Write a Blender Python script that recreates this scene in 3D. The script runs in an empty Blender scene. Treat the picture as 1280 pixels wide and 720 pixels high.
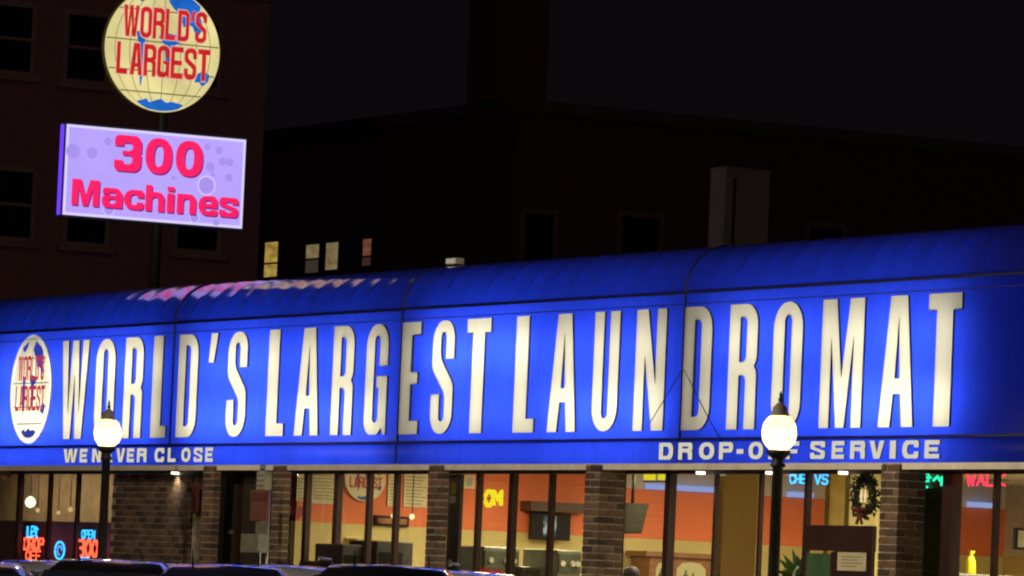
import bpy, bmesh, math, random
from mathutils import Vector, Matrix
random.seed(7)
scene = bpy.context.scene
COL = scene.collection
R = math.radians

# ------------------------------------------------------------------ camera
# X runs along the shop front (right = near), Y into the building, Z up; the awning face lies on Y = 0
F_PX = 6600.0
AL, PI_, RHO = R(28.443189), R(3.372815), R(2.5)
CAM = Vector((49.615187, -26.875185, 1.358173))
F0 = Vector((-math.cos(AL), math.sin(AL), 0)); R0 = Vector((math.sin(AL), math.cos(AL), 0)); ZU = Vector((0, 0, 1))
FW = F0 * math.cos(PI_) + ZU * math.sin(PI_)
UP = -F0 * math.sin(PI_) + ZU * math.cos(PI_)
EX = R0 * math.cos(RHO) + UP * math.sin(RHO)
EU = UP * math.cos(RHO) - R0 * math.sin(RHO)
cam = bpy.data.objects.new('camera', bpy.data.cameras.new('camera'))
COL.objects.link(cam)
cam.matrix_world = Matrix(((EX.x, EU.x, -FW.x, CAM.x), (EX.y, EU.y, -FW.y, CAM.y), (EX.z, EU.z, -FW.z, CAM.z), (0, 0, 0, 1)))
cam.data.sensor_width = 36.0
cam.data.lens = F_PX / 1280 * 36
cam.data.clip_start = 1.0
cam.data.clip_end = 3000
scene.camera = cam

# ------------------------------------------------------------------ night sky, faint city glow, exposure
world = bpy.data.worlds.new('World'); scene.world = world; world.use_nodes = True
bg = world.node_tree.nodes['Background']
sky = world.node_tree.nodes.new('ShaderNodeTexSky'); sky.sky_type = 'NISHITA'; sky.sun_disc = False
sky.sun_elevation = R(-6); sky.sun_rotation = R(200)
hsv = world.node_tree.nodes.new('ShaderNodeMix'); hsv.data_type = 'RGBA'
hsv.inputs['Factor'].default_value = 0.97
hsv.inputs['B'].default_value = (0.072, 0.052, 0.068, 1)
world.node_tree.links.new(sky.outputs[0], hsv.inputs['A'])
world.node_tree.links.new(hsv.outputs['Result'], bg.inputs['Color'])
bg.inputs['Strength'].default_value = 0.05
moon = bpy.data.lights.new('sun', 'SUN'); moon.energy = 0.055; moon.angle = R(20); moon.color = (1.0, 0.72, 0.62)
mo = bpy.data.objects.new('sun', moon); COL.objects.link(mo)
mo.rotation_euler = Vector((-0.85, 0.45, -0.42)).to_track_quat('-Z', 'Y').to_euler()
scene.view_settings.view_transform = 'Standard'
scene.view_settings.look = 'None'
scene.view_settings.exposure = 0
scene.view_settings.gamma = 1
scene.render.engine = 'CYCLES'
scene.cycles.use_denoising = True
scene.cycles.filter_width = 2.15
scene.cycles.max_bounces = 8
scene.cycles.diffuse_bounces = 4
scene.cycles.transparent_max_bounces = 16
scene.cycles.sample_clamp_indirect = 4.0

# ------------------------------------------------------------------ pixel (1280 x 720) to a point on a plane of the place
def ray(x, y): return FW + EX * ((x - 640) / F_PX) - EU * ((y - 360) / F_PX)
def on_y(x, y, Y=0.0):
    d = ray(x, y); return CAM + d * ((Y - CAM.y) / d.y)
def on_x(x, y, X):
    d = ray(x, y); return CAM + d * ((X - CAM.x) / d.x)

# ------------------------------------------------------------------ materials
MATS = {}
def new_mat(name):
    m = bpy.data.materials.new(name); m.use_nodes = True
    m.node_tree.nodes.clear()
    return m, m.node_tree.nodes, m.node_tree.links
def mat(name, col, rough=0.6, metal=0.0, vary=0.18, scale=6.0, bump=0.0, spec=0.5, coat=0.0):
    if name in MATS: return MATS[name]
    m, n, l = new_mat(name)
    o = n.new('ShaderNodeOutputMaterial'); p = n.new('ShaderNodeBsdfPrincipled')
    tc = n.new('ShaderNodeTexCoord'); nz = n.new('ShaderNodeTexNoise'); rp = n.new('ShaderNodeValToRGB')
    nz.inputs['Scale'].default_value = scale; nz.inputs['Detail'].default_value = 5
    l.new(tc.outputs['Object'], nz.inputs['Vector']); l.new(nz.outputs['Fac'], rp.inputs['Fac'])
    c = Vector(col[:3])
    rp.color_ramp.elements[0].position = 0.3; rp.color_ramp.elements[1].position = 0.7
    rp.color_ramp.elements[0].color = (*(c * (1 - vary)), 1); rp.color_ramp.elements[1].color = (*[min(1, v * (1 + vary)) for v in c], 1)
    l.new(rp.outputs['Color'], p.inputs['Base Color'])
    p.inputs['Roughness'].default_value = rough; p.inputs['Metallic'].default_value = metal
    p.inputs['Specular IOR Level'].default_value = spec
    p.inputs['Coat Weight'].default_value = coat
    if bump:
        b = n.new('ShaderNodeBump'); b.inputs['Strength'].default_value = bump; b.inputs['Distance'].default_value = 0.01
        n2 = n.new('ShaderNodeTexNoise'); n2.inputs['Scale'].default_value = scale * 8; n2.inputs['Detail'].default_value = 4
        l.new(tc.outputs['Object'], n2.inputs['Vector']); l.new(n2.outputs['Fac'], b.inputs['Height']); l.new(b.outputs['Normal'], p.inputs['Normal'])
    l.new(p.outputs[0], o.inputs[0]); MATS[name] = m
    return m
def emit(name, col, s=1.0, vary=0.0, scale=3.0, stretch=(1, 1, 1)):
    """a lit surface; vary mottles it the way faded print, dirt or blinds do"""
    if name in MATS: return MATS[name]
    m, n, l = new_mat(name)
    o = n.new('ShaderNodeOutputMaterial'); e = n.new('ShaderNodeEmission')
    e.inputs[0].default_value = (*col, 1); e.inputs[1].default_value = s
    if vary:
        tc = n.new('ShaderNodeTexCoord'); mp = n.new('ShaderNodeMapping'); nz = n.new('ShaderNodeTexNoise'); rp = n.new('ShaderNodeValToRGB')
        mp.inputs['Scale'].default_value = stretch; nz.inputs['Scale'].default_value = scale; nz.inputs['Detail'].default_value = 5
        l.new(tc.outputs['Object'], mp.inputs['Vector']); l.new(mp.outputs[0], nz.inputs['Vector']); l.new(nz.outputs['Fac'], rp.inputs['Fac'])
        rp.color_ramp.elements[0].position = .3; rp.color_ramp.elements[1].position = .68
        rp.color_ramp.elements[0].color = (*[c * (1 - vary) for c in col], 1); rp.color_ramp.elements[1].color = (*[min(1, c * (1 + vary * .5)) for c in col], 1)
        l.new(rp.outputs[0], e.inputs[0])
    l.new(e.outputs[0], o.inputs[0]); MATS[name] = m
    return m
def translucent(name, col, front, gloss=0.3, vary=0.06, scale=2.0, refl=0.3):
    """back-lit vinyl: light from the tubes behind passes through, the outside still reflects a little"""
    if name in MATS: return MATS[name]
    m, n, l = new_mat(name)
    o = n.new('ShaderNodeOutputMaterial'); t = n.new('ShaderNodeBsdfTranslucent'); p = n.new('ShaderNodeBsdfPrincipled'); mx = n.new('ShaderNodeMixShader')
    tc = n.new('ShaderNodeTexCoord'); nz = n.new('ShaderNodeTexNoise'); rp = n.new('ShaderNodeValToRGB')
    nz.inputs['Scale'].default_value = scale; nz.inputs['Detail'].default_value = 6; nz.inputs['Roughness'].default_value = 0.6
    l.new(tc.outputs['Object'], nz.inputs['Vector']); l.new(nz.outputs['Fac'], rp.inputs['Fac'])
    rp.color_ramp.elements[0].position = 0.25; rp.color_ramp.elements[1].position = 0.75
    rp.color_ramp.elements[0].color = (*[v * (1 - vary) for v in col], 1); rp.color_ramp.elements[1].color = (*[min(1, v * (1 + vary)) for v in col], 1)
    st = n.new('ShaderNodeTexNoise'); mp = n.new('ShaderNodeMapping'); r2 = n.new('ShaderNodeValToRGB'); mm = n.new('ShaderNodeMix'); mm.data_type = 'RGBA'; mm.blend_type = 'MULTIPLY'; mm.inputs['Factor'].default_value = 1.0
    mp.inputs['Scale'].default_value = (3.2, 1.0, 0.35); st.inputs['Scale'].default_value = 2.4; st.inputs['Detail'].default_value = 7; st.inputs['Roughness'].default_value = 0.65
    l.new(tc.outputs['Object'], mp.inputs['Vector']); l.new(mp.outputs[0], st.inputs['Vector']); l.new(st.outputs['Fac'], r2.inputs['Fac'])
    r2.color_ramp.elements[0].position = 0.32; r2.color_ramp.elements[1].position = 0.62
    r2.color_ramp.elements[0].color = (1 - vary, 1 - vary, 1 - vary, 1); r2.color_ramp.elements[1].color = (1, 1, 1, 1)
    l.new(rp.outputs['Color'], mm.inputs['A']); l.new(r2.outputs['Color'], mm.inputs['B']); l.new(mm.outputs['Result'], t.inputs['Color'])
    p.inputs['Base Color'].default_value = (*front, 1); p.inputs['Roughness'].default_value = gloss
    mx.inputs[0].default_value = refl
    l.new(t.outputs[0], mx.inputs[1]); l.new(p.outputs[0], mx.inputs[2]); l.new(mx.outputs[0], o.inputs[0]); MATS[name] = m
    return m
def glass(name, tint, refl=0.08):
    if name in MATS: return MATS[name]
    m, n, l = new_mat(name)
    o = n.new('ShaderNodeOutputMaterial'); t = n.new('ShaderNodeBsdfTransparent'); g = n.new('ShaderNodeBsdfGlossy'); mx = n.new('ShaderNodeMixShader'); f = n.new('ShaderNodeLayerWeight'); pw = n.new('ShaderNodeMath'); ma = n.new('ShaderNodeMath')
    t.inputs[0].default_value = (*tint, 1); g.inputs['Roughness'].default_value = 0.03
    f.inputs['Blend'].default_value = 0.5; pw.operation = 'POWER'; pw.inputs[1].default_value = 5; ma.operation = 'MULTIPLY_ADD'; ma.inputs[1].default_value = 0.9; ma.inputs[2].default_value = refl / 2
    l.new(f.outputs['Facing'], pw.inputs[0]); l.new(pw.outputs[0], ma.inputs[0]); l.new(ma.outputs[0], mx.inputs[0]); l.new(t.outputs[0], mx.inputs[1]); l.new(g.outputs[0], mx.inputs[2]); l.new(mx.outputs[0], o.inputs[0])
    MATS[name] = m
    return m
def brickwork(name, c1, c2, mortar, bw=0.21, bh=0.075):
    """far brick walls whose bricks cannot be told apart"""
    m, n, l = new_mat(name)
    o = n.new('ShaderNodeOutputMaterial'); p = n.new('ShaderNodeBsdfPrincipled'); b = n.new('ShaderNodeTexBrick'); tc = n.new('ShaderNodeTexCoord')
    sp = n.new('ShaderNodeSeparateXYZ'); cb = n.new('ShaderNodeCombineXYZ'); ad = n.new('ShaderNodeMath')
    l.new(tc.outputs['Object'], sp.inputs[0]); l.new(sp.outputs['X'], ad.inputs[0]); l.new(sp.outputs['Y'], ad.inputs[1]); l.new(ad.outputs[0], cb.inputs['X']); l.new(sp.outputs['Z'], cb.inputs['Y'])
    l.new(cb.outputs[0], b.inputs['Vector'])
    b.inputs['Color1'].default_value = (*c1, 1); b.inputs['Color2'].default_value = (*c2, 1); b.inputs['Mortar'].default_value = (*mortar, 1)
    b.inputs['Scale'].default_value = 1; b.inputs['Mortar Size'].default_value = 0.008; b.inputs['Brick Width'].default_value = bw; b.inputs['Row Height'].default_value = bh
    p.inputs['Roughness'].default_value = 0.9
    l.new(b.outputs['Color'], p.inputs['Base Color']); l.new(p.outputs[0], o.inputs[0]); MATS[name] = m
    return m

M_ASPH = mat('asphalt', (0.045, 0.044, 0.043), 0.85, scale=3, bump=0.4)
M_CONC = mat('concrete', (0.30, 0.29, 0.27), 0.9, scale=2, bump=0.3)
M_BLUE = translucent('blue_vinyl', (0.028, 0.074, 0.95), (0.008, 0.02, 0.30), 0.34, vary=0.17, scale=1.1, refl=0.25)
def roof_vinyl():
    """the barrel top: back-lit like the face, with a clear gloss that mirrors the lit sign at grazing angles"""
    m, n, l = new_mat('blue_roof_vinyl')
    o = n.new('ShaderNodeOutputMaterial'); t = n.new('ShaderNodeBsdfTranslucent'); d = n.new('ShaderNodeBsdfDiffuse'); g = n.new('ShaderNodeBsdfGlossy'); m1 = n.new('ShaderNodeMixShader'); m2 = n.new('ShaderNodeMixShader')
    lw = n.new('ShaderNodeLayerWeight'); pw = n.new('ShaderNodeMath'); ma = n.new('ShaderNodeMath'); tc = n.new('ShaderNodeTexCoord'); nz = n.new('ShaderNodeTexNoise'); rp = n.new('ShaderNodeValToRGB'); bp = n.new('ShaderNodeBump')
    nz.inputs['Scale'].default_value = 1.7; nz.inputs['Detail'].default_value = 6
    l.new(tc.outputs['Object'], nz.inputs['Vector']); l.new(nz.outputs['Fac'], rp.inputs['Fac'])
    rp.color_ramp.elements[0].position = .25; rp.color_ramp.elements[0].color = (.008, .040, .64, 1); rp.color_ramp.elements[1].position = .75; rp.color_ramp.elements[1].color = (.012, .055, .82, 1)
    l.new(rp.outputs[0], t.inputs['Color']); d.inputs['Color'].default_value = (.05, .05, .32, 1); m1.inputs[0].default_value = .2
    g.inputs['Roughness'].default_value = .125; bp.inputs['Strength'].default_value = .15; bp.inputs['Distance'].default_value = .02; l.new(nz.outputs['Fac'], bp.inputs['Height']); l.new(bp.outputs[0], g.inputs['Normal'])
    lw.inputs['Blend'].default_value = .5; pw.operation = 'POWER'; pw.inputs[1].default_value = 1.7; ma.operation = 'MULTIPLY_ADD'; ma.inputs[1].default_value = .95; ma.inputs[2].default_value = .045; ma.use_clamp = True
    l.new(lw.outputs['Facing'], pw.inputs[0]); l.new(pw.outputs[0], ma.inputs[0]); l.new(ma.outputs[0], m2.inputs[0])
    l.new(t.outputs[0], m1.inputs[1]); l.new(d.outputs[0], m1.inputs[2]); l.new(m1.outputs[0], m2.inputs[1]); l.new(g.outputs[0], m2.inputs[2]); l.new(m2.outputs[0], o.inputs[0])
    return m
M_BLUE2 = roof_vinyl()
M_CREAM = translucent('cream_letter_vinyl', (0.52, 0.48, 0.325), (0.60, 0.56, 0.40), 0.5, vary=0.05, scale=3, refl=0.15)
M_WHITEV = translucent('white_vinyl', (0.62, 0.60, 0.48), (0.8, 0.78, 0.7), 0.5, refl=0.15)
M_REDV = translucent('red_vinyl', (0.75, 0.05, 0.05), (0.6, 0.03, 0.03), 0.5, refl=0.15)
M_NAVYV = translucent('navy_vinyl', (0.05, 0.06, 0.38), (0.02, 0.02, 0.15), 0.5, refl=0.15)
M_EDGE = mat('letter_edge', (0.06, 0.05, 0.09), 0.7)
M_SEAM = mat('seam_tape', (0.004, 0.006, 0.07), 0.6)
M_WHITE = mat('white_board', (0.82, 0.81, 0.78), 0.7, vary=0.05)
M_TRIM = mat('cream_trim', (0.86, 0.83, 0.74), 0.6, vary=0.12)
M_FRAME = mat('dark_bronze_frame', (0.042, 0.017, 0.013), 0.5, vary=0.2, spec=0.3)
M_GLASS = glass('window_glass', (0.93, 0.95, 0.93), 0.09)
M_DGLASS = glass('smoked_glass', (0.30, 0.31, 0.27), 0.10)
M_BRICK = [mat('brick_%d' % i, c, 0.9, vary=0.3, scale=18, bump=0.5) for i, c in enumerate([(0.15, 0.095, 0.068), (0.18, 0.11, 0.075), (0.11, 0.072, 0.055), (0.21, 0.14, 0.098), (0.075, 0.05, 0.042)])]
M_MORTAR = mat('mortar', (0.38, 0.33, 0.26), 0.95, vary=.4, scale=12)
M_ORANGE = mat('orange_wall_paint', (0.78, 0.195, 0.07), 0.65, vary=0.06, scale=1.2)
M_YELLOW = mat('pale_yellow_wall_paint', (0.60, 0.49, 0.18), 0.6, vary=0.07, scale=1.5)
M_TAN = mat('tan_wall_paint', (0.48, 0.33, 0.10), 0.65, vary=0.08, scale=1.5)
M_CEIL = mat('ceiling_panel', (0.60, 0.57, 0.50), 0.9, vary=0.05)
M_FLOOR = mat('floor_tile', (0.30, 0.24, 0.17), 0.4, scale=2)
M_DARK = mat('dark_plastic', (0.014, 0.012, 0.011), 0.55, spec=0.2)
M_BLACK = mat('black_paint_metal', (0.022, 0.020, 0.019), 0.5)
M_GREYM = mat('grey_metal', (0.30, 0.30, 0.27), 0.4, metal=0.6)
M_WOOD = mat('brown_wood', (0.20, 0.085, 0.035), 0.5, scale=9)
M_PAPER = mat('cream_paper', (0.70, 0.64, 0.42), 0.8, vary=0.08, scale=9)

# ------------------------------------------------------------------ helpers
def tag(o, label=None, cat=None, group=None, kind=None):
    if label: o['label'] = label
    if cat: o['category'] = cat
    if group: o['group'] = group
    if kind: o['kind'] = kind
    return o
def thing(name, label, cat, loc=(0, 0, 0), rz=0.0, group=None):
    o = bpy.data.objects.new(name, None); COL.objects.link(o)
    o.location = loc; o.rotation_euler = (0, 0, rz); o.empty_display_size = 0.2
    return tag(o, label, cat, group)
def link(name, me, m, parent=None):
    o = bpy.data.objects.new(name, me); COL.objects.link(o)
    if m is not None:
        for q in (m if isinstance(m, (list, tuple)) else [m]): me.materials.append(q)
    if parent is not None: o.parent = parent
    return o
class MB:
    def __init__(s): s.bm = bmesh.new()
    def box(s, a, b, mi=0):
        x0, y0, z0 = [min(p, q) for p, q in zip(a, b)]; x1, y1, z1 = [max(p, q) for p, q in zip(a, b)]
        v = [s.bm.verts.new(c) for c in ((x0, y0, z0), (x1, y0, z0), (x1, y1, z0), (x0, y1, z0), (x0, y0, z1), (x1, y0, z1), (x1, y1, z1), (x0, y1, z1))]
        for f in ((0, 3, 2, 1), (4, 5, 6, 7), (0, 1, 5, 4), (1, 2, 6, 5), (2, 3, 7, 6), (3, 0, 4, 7)):
            s.bm.faces.new([v[i] for i in f]).material_index = mi
        return s
    def loft(s, rings, cap=True, mi=0, smooth=True, close=True):
        rv = [[s.bm.verts.new(p) for p in r] for r in rings]
        n = len(rv[0])
        for a, b in zip(rv, rv[1:]):
            for i in range(n if close else n - 1):
                f = s.bm.faces.new((a[i], a[(i + 1) % n], b[(i + 1) % n], b[i])); f.material_index = mi; f.smooth = smooth
        if cap:
            for r in (rv[0][::-1], rv[-1]):
                try: s.bm.faces.new(r).material_index = mi
                except ValueError: pass
        return s
    def lathe(s, prof, seg=20, c=(0, 0, 0), mi=0, smooth=True):
        return s.loft([[(c[0] + r * math.cos(2 * math.pi * i / seg), c[1] + r * math.sin(2 * math.pi * i / seg), c[2] + z) for i in range(seg)] for r, z in prof], True, mi, smooth)
    def tube(s, pts, r, seg=8, mi=0):
        pts = [Vector(p) for p in pts]; rings = []
        for i, p in enumerate(pts):
            d = (pts[min(i + 1, len(pts) - 1)] - pts[max(i - 1, 0)]).normalized()
            a = d.orthogonal().normalized() if abs(d.z) > 0.95 else d.cross(ZU).normalized()
            b = d.cross(a).normalized()
            rr = r[i] if isinstance(r, (list, tuple)) else r
            rings.append([p + (a * math.cos(2 * math.pi * k / seg) + b * math.sin(2 * math.pi * k / seg)) * rr for k in range(seg)])
        return s.loft(rings, True, mi)
    def poly(s, pts, off, mi=0):
        """flat outline given a thickness vector"""
        off = Vector(off); a = [Vector(p) for p in pts]
        return s.loft([a, [p + off for p in a]], True, mi, False)
    def bevel(s, w, seg=2):
        bmesh.ops.bevel(s.bm, geom=s.bm.edges[:], offset=w, segments=seg, affect='EDGES', profile=0.6); return s
    def build(s, name, m, parent=None):
        bmesh.ops.recalc_face_normals(s.bm, faces=s.bm.faces[:])
        me = bpy.data.meshes.new(name); s.bm.to_mesh(me); s.bm.free()
        return link(name, me, m, parent)
def boxo(name, a, b, m, parent=None, bev=0.0):
    q = MB().box(a, b)
    if bev: q.bevel(bev)
    return q.build(name, m, parent)

# ---- lettering: outlines drawn as polygons with rounded corners
def rnd(pts):
    """pts: (x, y[, r]) -> contour with rounded corners"""
    out = []; n = len(pts)
    for i in range(n):
        p = Vector(pts[i][:2]); r = pts[i][2] if len(pts[i]) > 2 else 0
        a = Vector(pts[i - 1][:2]); b = Vector(pts[(i + 1) % n][:2])
        if r <= 0: out.append(tuple(p)); continue
        u = (a - p); v = (b - p); lu, lv = u.length, v.length
        if lu < 1e-6 or lv < 1e-6: out.append(tuple(p)); continue
        u /= lu; v /= lv
        ang = max(0.05, math.acos(max(-1, min(1, u.dot(v)))))
        if ang > 3.1: out.append(tuple(p)); continue
        d = min(r / math.tan(ang / 2), lu * 0.499, lv * 0.499)
        p0, p1 = p + u * d, p + v * d
        for k in range(7):
            t = k / 6; out.append(tuple(p0 * (1 - t) ** 2 + p * 2 * t * (1 - t) * 1.0 + p1 * t * t) if ang < 1.2 else tuple(_arc(p0, p, p1, t)))
    return out
def _arc(p0, p, p1, t):
    w = 0.72
    den = (1 - t) ** 2 + 2 * w * t * (1 - t) + t * t
    return (p0 * (1 - t) ** 2 + p * (2 * w * t * (1 - t)) + p1 * t * t) / den
def glyph(ch, w, h, a, b):
    """contours of a letter w x h, stem a, bar b (metres)"""
    Ro = min(w, h) * 0.48; ri = max(0.001, min((w - 2 * a), h - 2 * b) * 0.48); e = min(w, h)
    rr = lambda x0, y0, x1, y1, r: [(x0, y0, r), (x1, y0, r), (x1, y1, r), (x0, y1, r)]
    X = lambda L: [(x * w, y * h) for x, y in L]
    m = 0.5 * b
    if ch == 'O' and h < 1.8 * w:
        se = lambda rx, ry: [(w / 2 + rx * math.copysign(abs(math.cos(q)) ** .85, math.cos(q)), h / 2 + ry * math.copysign(abs(math.sin(q)) ** .85, math.sin(q))) for q in [2 * math.pi * i / 44 for i in range(44)]]
        return [se(w / 2, h / 2), se(w / 2 - a, h / 2 - b)]
    if ch == 'O': c = [rr(0, 0, w, h, Ro), rr(a, b, w - a, h - b, ri)]
    elif ch == 'D': c = [[(0, 0), (w, 0, Ro * .9), (w, h, Ro * .9), (0, h)], [(a, b), (w - a, b, ri), (w - a, h - b, ri), (a, h - b)]]
    elif ch == 'L': c = [[(0, 0), (w, 0), (w, b * 1.1), (a * 1.12, b * 1.1), (a * 1.12, h), (0, h)]]
    elif ch == 'E': c = [[(0, 0), (w, 0), (w, b * 1.1), (a, b * 1.1), (a, .5 * h - m), (w * .9, .5 * h - m), (w * .9, .5 * h + m), (a, .5 * h + m), (a, h - b * 1.1), (w, h - b * 1.1), (w, h), (0, h)]]
    elif ch == 'F': c = [[(0, 0), (a, 0), (a, .44 * h - m), (w * .88, .44 * h - m), (w * .88, .44 * h + m), (a, .44 * h + m), (a, h - b * 1.1), (w, h - b * 1.1), (w, h), (0, h)]]
    elif ch == 'T': c = [[(.5 * w - a * .55, 0), (.5 * w + a * .55, 0), (.5 * w + a * .55, h - b * 1.1), (w, h - b * 1.1), (w, h), (0, h), (0, h - b * 1.1), (.5 * w - a * .55, h - b * 1.1)]]
    elif ch == 'I': c = [[(0, 0), (w, 0), (w, h), (0, h)]]
    elif ch == 'U': c = [[(0, Ro * 0, Ro), (w, 0, Ro), (w, h), (w - a, h), (w - a, b, ri), (a, b, ri), (a, h), (0, h)]]
    elif ch == 'P': c = [[(0, 0), (a, 0), (a, .40 * h), (w, .40 * h, Ro * .8), (w, h, Ro * .8), (0, h)], [(a, .40 * h + b), (w - a, .40 * h + b, ri), (w - a, h - b, ri), (a, h - b)]]
    elif ch == 'R': c = [[(0, 0), (a, 0), (a, .43 * h), (w - a, .43 * h, ri), (w - a, 0), (w, 0), (w, .46 * h, .06 * h), (w * .90, .50 * h, .01 * h), (w, .56 * h, .08 * h), (w, h, Ro * .85), (0, h)],
                         [(a, .43 * h + b), (w - a, .43 * h + b, ri), (w - a, h - b, ri), (a, h - b)]]
    elif ch == 'S': c = [[(w, .66 * h), (w - a, .66 * h), (w - a, h - b, ri), (a, h - b, ri), (a, .67 * h, .12 * h), (w, .44 * h, .12 * h), (w, 0, Ro), (0, 0, Ro), (0, .35 * h), (a, .35 * h), (a, b, ri), (w - a, b, ri), (w - a, .35 * h, .10 * h), (0, .58 * h, .12 * h), (0, h, Ro), (w, h, Ro)]]
    elif ch == 'C': c = [[(w, .62 * h), (w - a, .62 * h), (w - a, h - b, ri), (a, h - b, ri), (a, b, ri), (w - a, b, ri), (w - a, .38 * h), (w, .38 * h), (w, 0, Ro), (0, 0, Ro), (0, h, Ro), (w, h, Ro)]]
    elif ch == 'G': c = [[(w, .62 * h), (w - a, .62 * h), (w - a, h - b, ri), (a, h - b, ri), (a, b, ri), (w - a, b, ri), (w - a, .42 * h), (w * .52, .42 * h), (w * .52, .53 * h), (w, .53 * h), (w, 0), (w * .88, 0), (w * .80, .06 * h), (w * .62, 0, Ro * .2), (0, 0, Ro), (0, h, Ro), (w, h, Ro)]]
    elif ch == 'A': c = [X([(0, 0), (.34, 0), (.41, .25), (.61, .25), (.67, 0), (1, 0), (.74, 1), (.26, 1)]), X([(.44, .37), (.58, .37), (.51, .84)])]
    elif ch == 'V': c = [X([(.30, 0), (.70, 0), (1, 1), (.68, 1), (.5, .30), (.32, 1), (0, 1)])]
    elif ch == 'W': c = [X([(0, 1), (.23, 1), (.295, .25), (.385, 1), (.615, 1), (.705, .25), (.77, 1), (1, 1), (.83, 0), (.585, 0), (.5, .66), (.415, 0), (.17, 0)])]
    elif ch == 'N': c = [X([(0, 0), (.31, 0), (.31, .62), (.62, 0), (1, 0), (1, 1), (.69, 1), (.69, .38), (.38, 1), (0, 1)])]
    elif ch == 'M': c = [X([(0, 0), (.235, 0), (.235, .70), (.40, 0), (.60, 0), (.765, .70), (.765, 0), (1, 0), (1, 1), (.66, 1), (.5, .38), (.34, 1), (0, 1)])]
    elif ch == "'": c = [[(0, 0), (w * .52, 0), (w, h), (w * .35, h)]]
    elif ch == '-': c = [[(0, 0), (w, 0), (w, h), (0, h)]]
    elif ch == '3': c = [[(0, .70 * h), (a, .70 * h), (a, h - b, ri), (w - a, h - b, ri), (w - a, .57 * h, ri), (a * .9, .57 * h), (a * .9, .45 * h), (w - a, .45 * h, ri), (w - a, b, ri), (a, b, ri), (a, .30 * h), (0, .30 * h), (0, 0, Ro), (w, 0, Ro), (w, .49 * h, .1 * h), (w * .93, .515 * h), (w, .54 * h, .1 * h), (w, h, Ro), (0, h, Ro)]]
    elif ch == 'a': c = [[(w, 0), (w, h, Ro * .9), (.03 * w, h, Ro * .8), (.03 * w, .69 * h), (a, .69 * h), (a, h - b, ri), (w - a, h - b, ri), (w - a, .63 * h), (0, .63 * h, Ro * .5), (0, 0, Ro * .6), (w - a, 0)], [(a, b * .9, ri), (w - a, b * .9, ri), (w - a, .63 * h - b * .8, ri), (a, .63 * h - b * .8, ri)]]
    elif ch == 'n': c = [[(0, 0), (a, 0), (a, h - b, ri), (w - a, h - b, ri), (w - a, 0), (w, 0), (w, h, Ro * .85), (a, h), (0, h)]]
    elif ch == 'h': c = [[(0, 0), (a, 0), (a, .74 * h - b, ri), (w - a, .74 * h - b, ri), (w - a, 0), (w, 0), (w, .74 * h, Ro * .85), (a, .74 * h), (a, h), (0, h)]]
    elif ch == 'i': c = [[(0, 0), (w, 0), (w, .74 * h), (0, .74 * h)], [(0, .83 * h), (w, .83 * h), (w, h), (0, h)]]
    elif ch == 'e': c = [[(w, .40 * h), (w, h, Ro), (0, h, Ro), (0, 0, Ro), (w, 0, Ro), (w, .30 * h), (w - a, .30 * h), (w - a, b, ri), (a, b, ri), (a, .40 * h)], [(a, .40 * h + b * .8), (w - a, .40 * h + b * .8), (w - a, h - b, ri), (a, h - b, ri)]]
    else: c = [[(0, 0), (w, 0), (w, h), (0, h)]]
    return [rnd(k) for k in c]
def fill(contours):
    """even-odd filled flat mesh of 2D contours (a 2D curve does the filling)"""
    cu = bpy.data.curves.new('tmp', 'CURVE'); cu.dimensions = '2D'; cu.fill_mode = 'BOTH'
    for c in contours:
        sp = cu.splines.new('POLY'); sp.points.add(len(c) - 1); sp.use_cyclic_u = True
        for i, p in enumerate(c): sp.points[i].co = (p[0], p[1], 0, 1)
    ob = bpy.data.objects.new('tmp', cu); me = bpy.data.meshes.new_from_object(ob)
    bpy.data.objects.remove(ob); bpy.data.curves.remove(cu)
    return me
def font_mesh(text, size, offset=0.0, sx=1.0, spacing=1.0):
    cu = bpy.data.curves.new('tmp', 'FONT'); cu.body = text; cu.size = size; cu.offset = offset; cu.space_character = spacing; cu.align_x = 'CENTER'
    ob = bpy.data.objects.new('tmp', cu); me = bpy.data.meshes.new_from_object(ob)
    bpy.data.objects.remove(ob); bpy.data.curves.remove(cu)
    for v in me.vertices: v.co.x *= sx
    return me
def place2d(me, fn):
    for v in me.vertices: v.co = fn(v.co.x, v.co.y)
    return me
def relief(contours, fn, fn_back, name, mats, parent):
    """raised sign letter: lit front (slot 0), dark returns (slot 1), open back"""
    me = fill(contours); place2d(me, fn)
    bm = bmesh.new(); bm.from_mesh(me)
    for f in bm.faces: f.material_index = 0
    for c in contours:
        a = [bm.verts.new(fn(*p)) for p in c]; b = [bm.verts.new(fn_back(*p)) for p in c]
        for i in range(len(c)):
            j = (i + 1) % len(c); bm.faces.new((a[i], a[j], b[j], b[i])).material_index = 1
    bm.to_mesh(me); bm.free(); me.name = name
    return link(name, me, mats, parent)
def area_light(name, loc, target, sx, sy, power, col, parent=None):
    L = bpy.data.lights.new(name, 'AREA'); L.shape = 'RECTANGLE'; L.size = sx; L.size_y = sy; L.energy = power; L.color = col
    o = bpy.data.objects.new(name, L); COL.objects.link(o); o.location = loc
    o.rotation_euler = (Vector(target) - Vector(loc)).to_track_quat('-Z', 'Y').to_euler()
    if parent is not None: o.parent = parent
    return o

# ------------------------------------------------------------------ the setting
g = MB().box((-400, -300, -0.3), (300, 400, 0)).build('ground', mat('dark_ground', (0.05, 0.047, 0.042), 0.9, scale=0.5), None); tag(g, kind='structure')
g = MB().box((-120, -24, 0.0), (120, -2.3, 0.02)).build('road', M_ASPH); tag(g, kind='structure')
pv = MB().box((-60, -2.3, 0.0), (40, 0.9, 0.14)).build('pavement', M_CONC); tag(pv, kind='structure')

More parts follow.
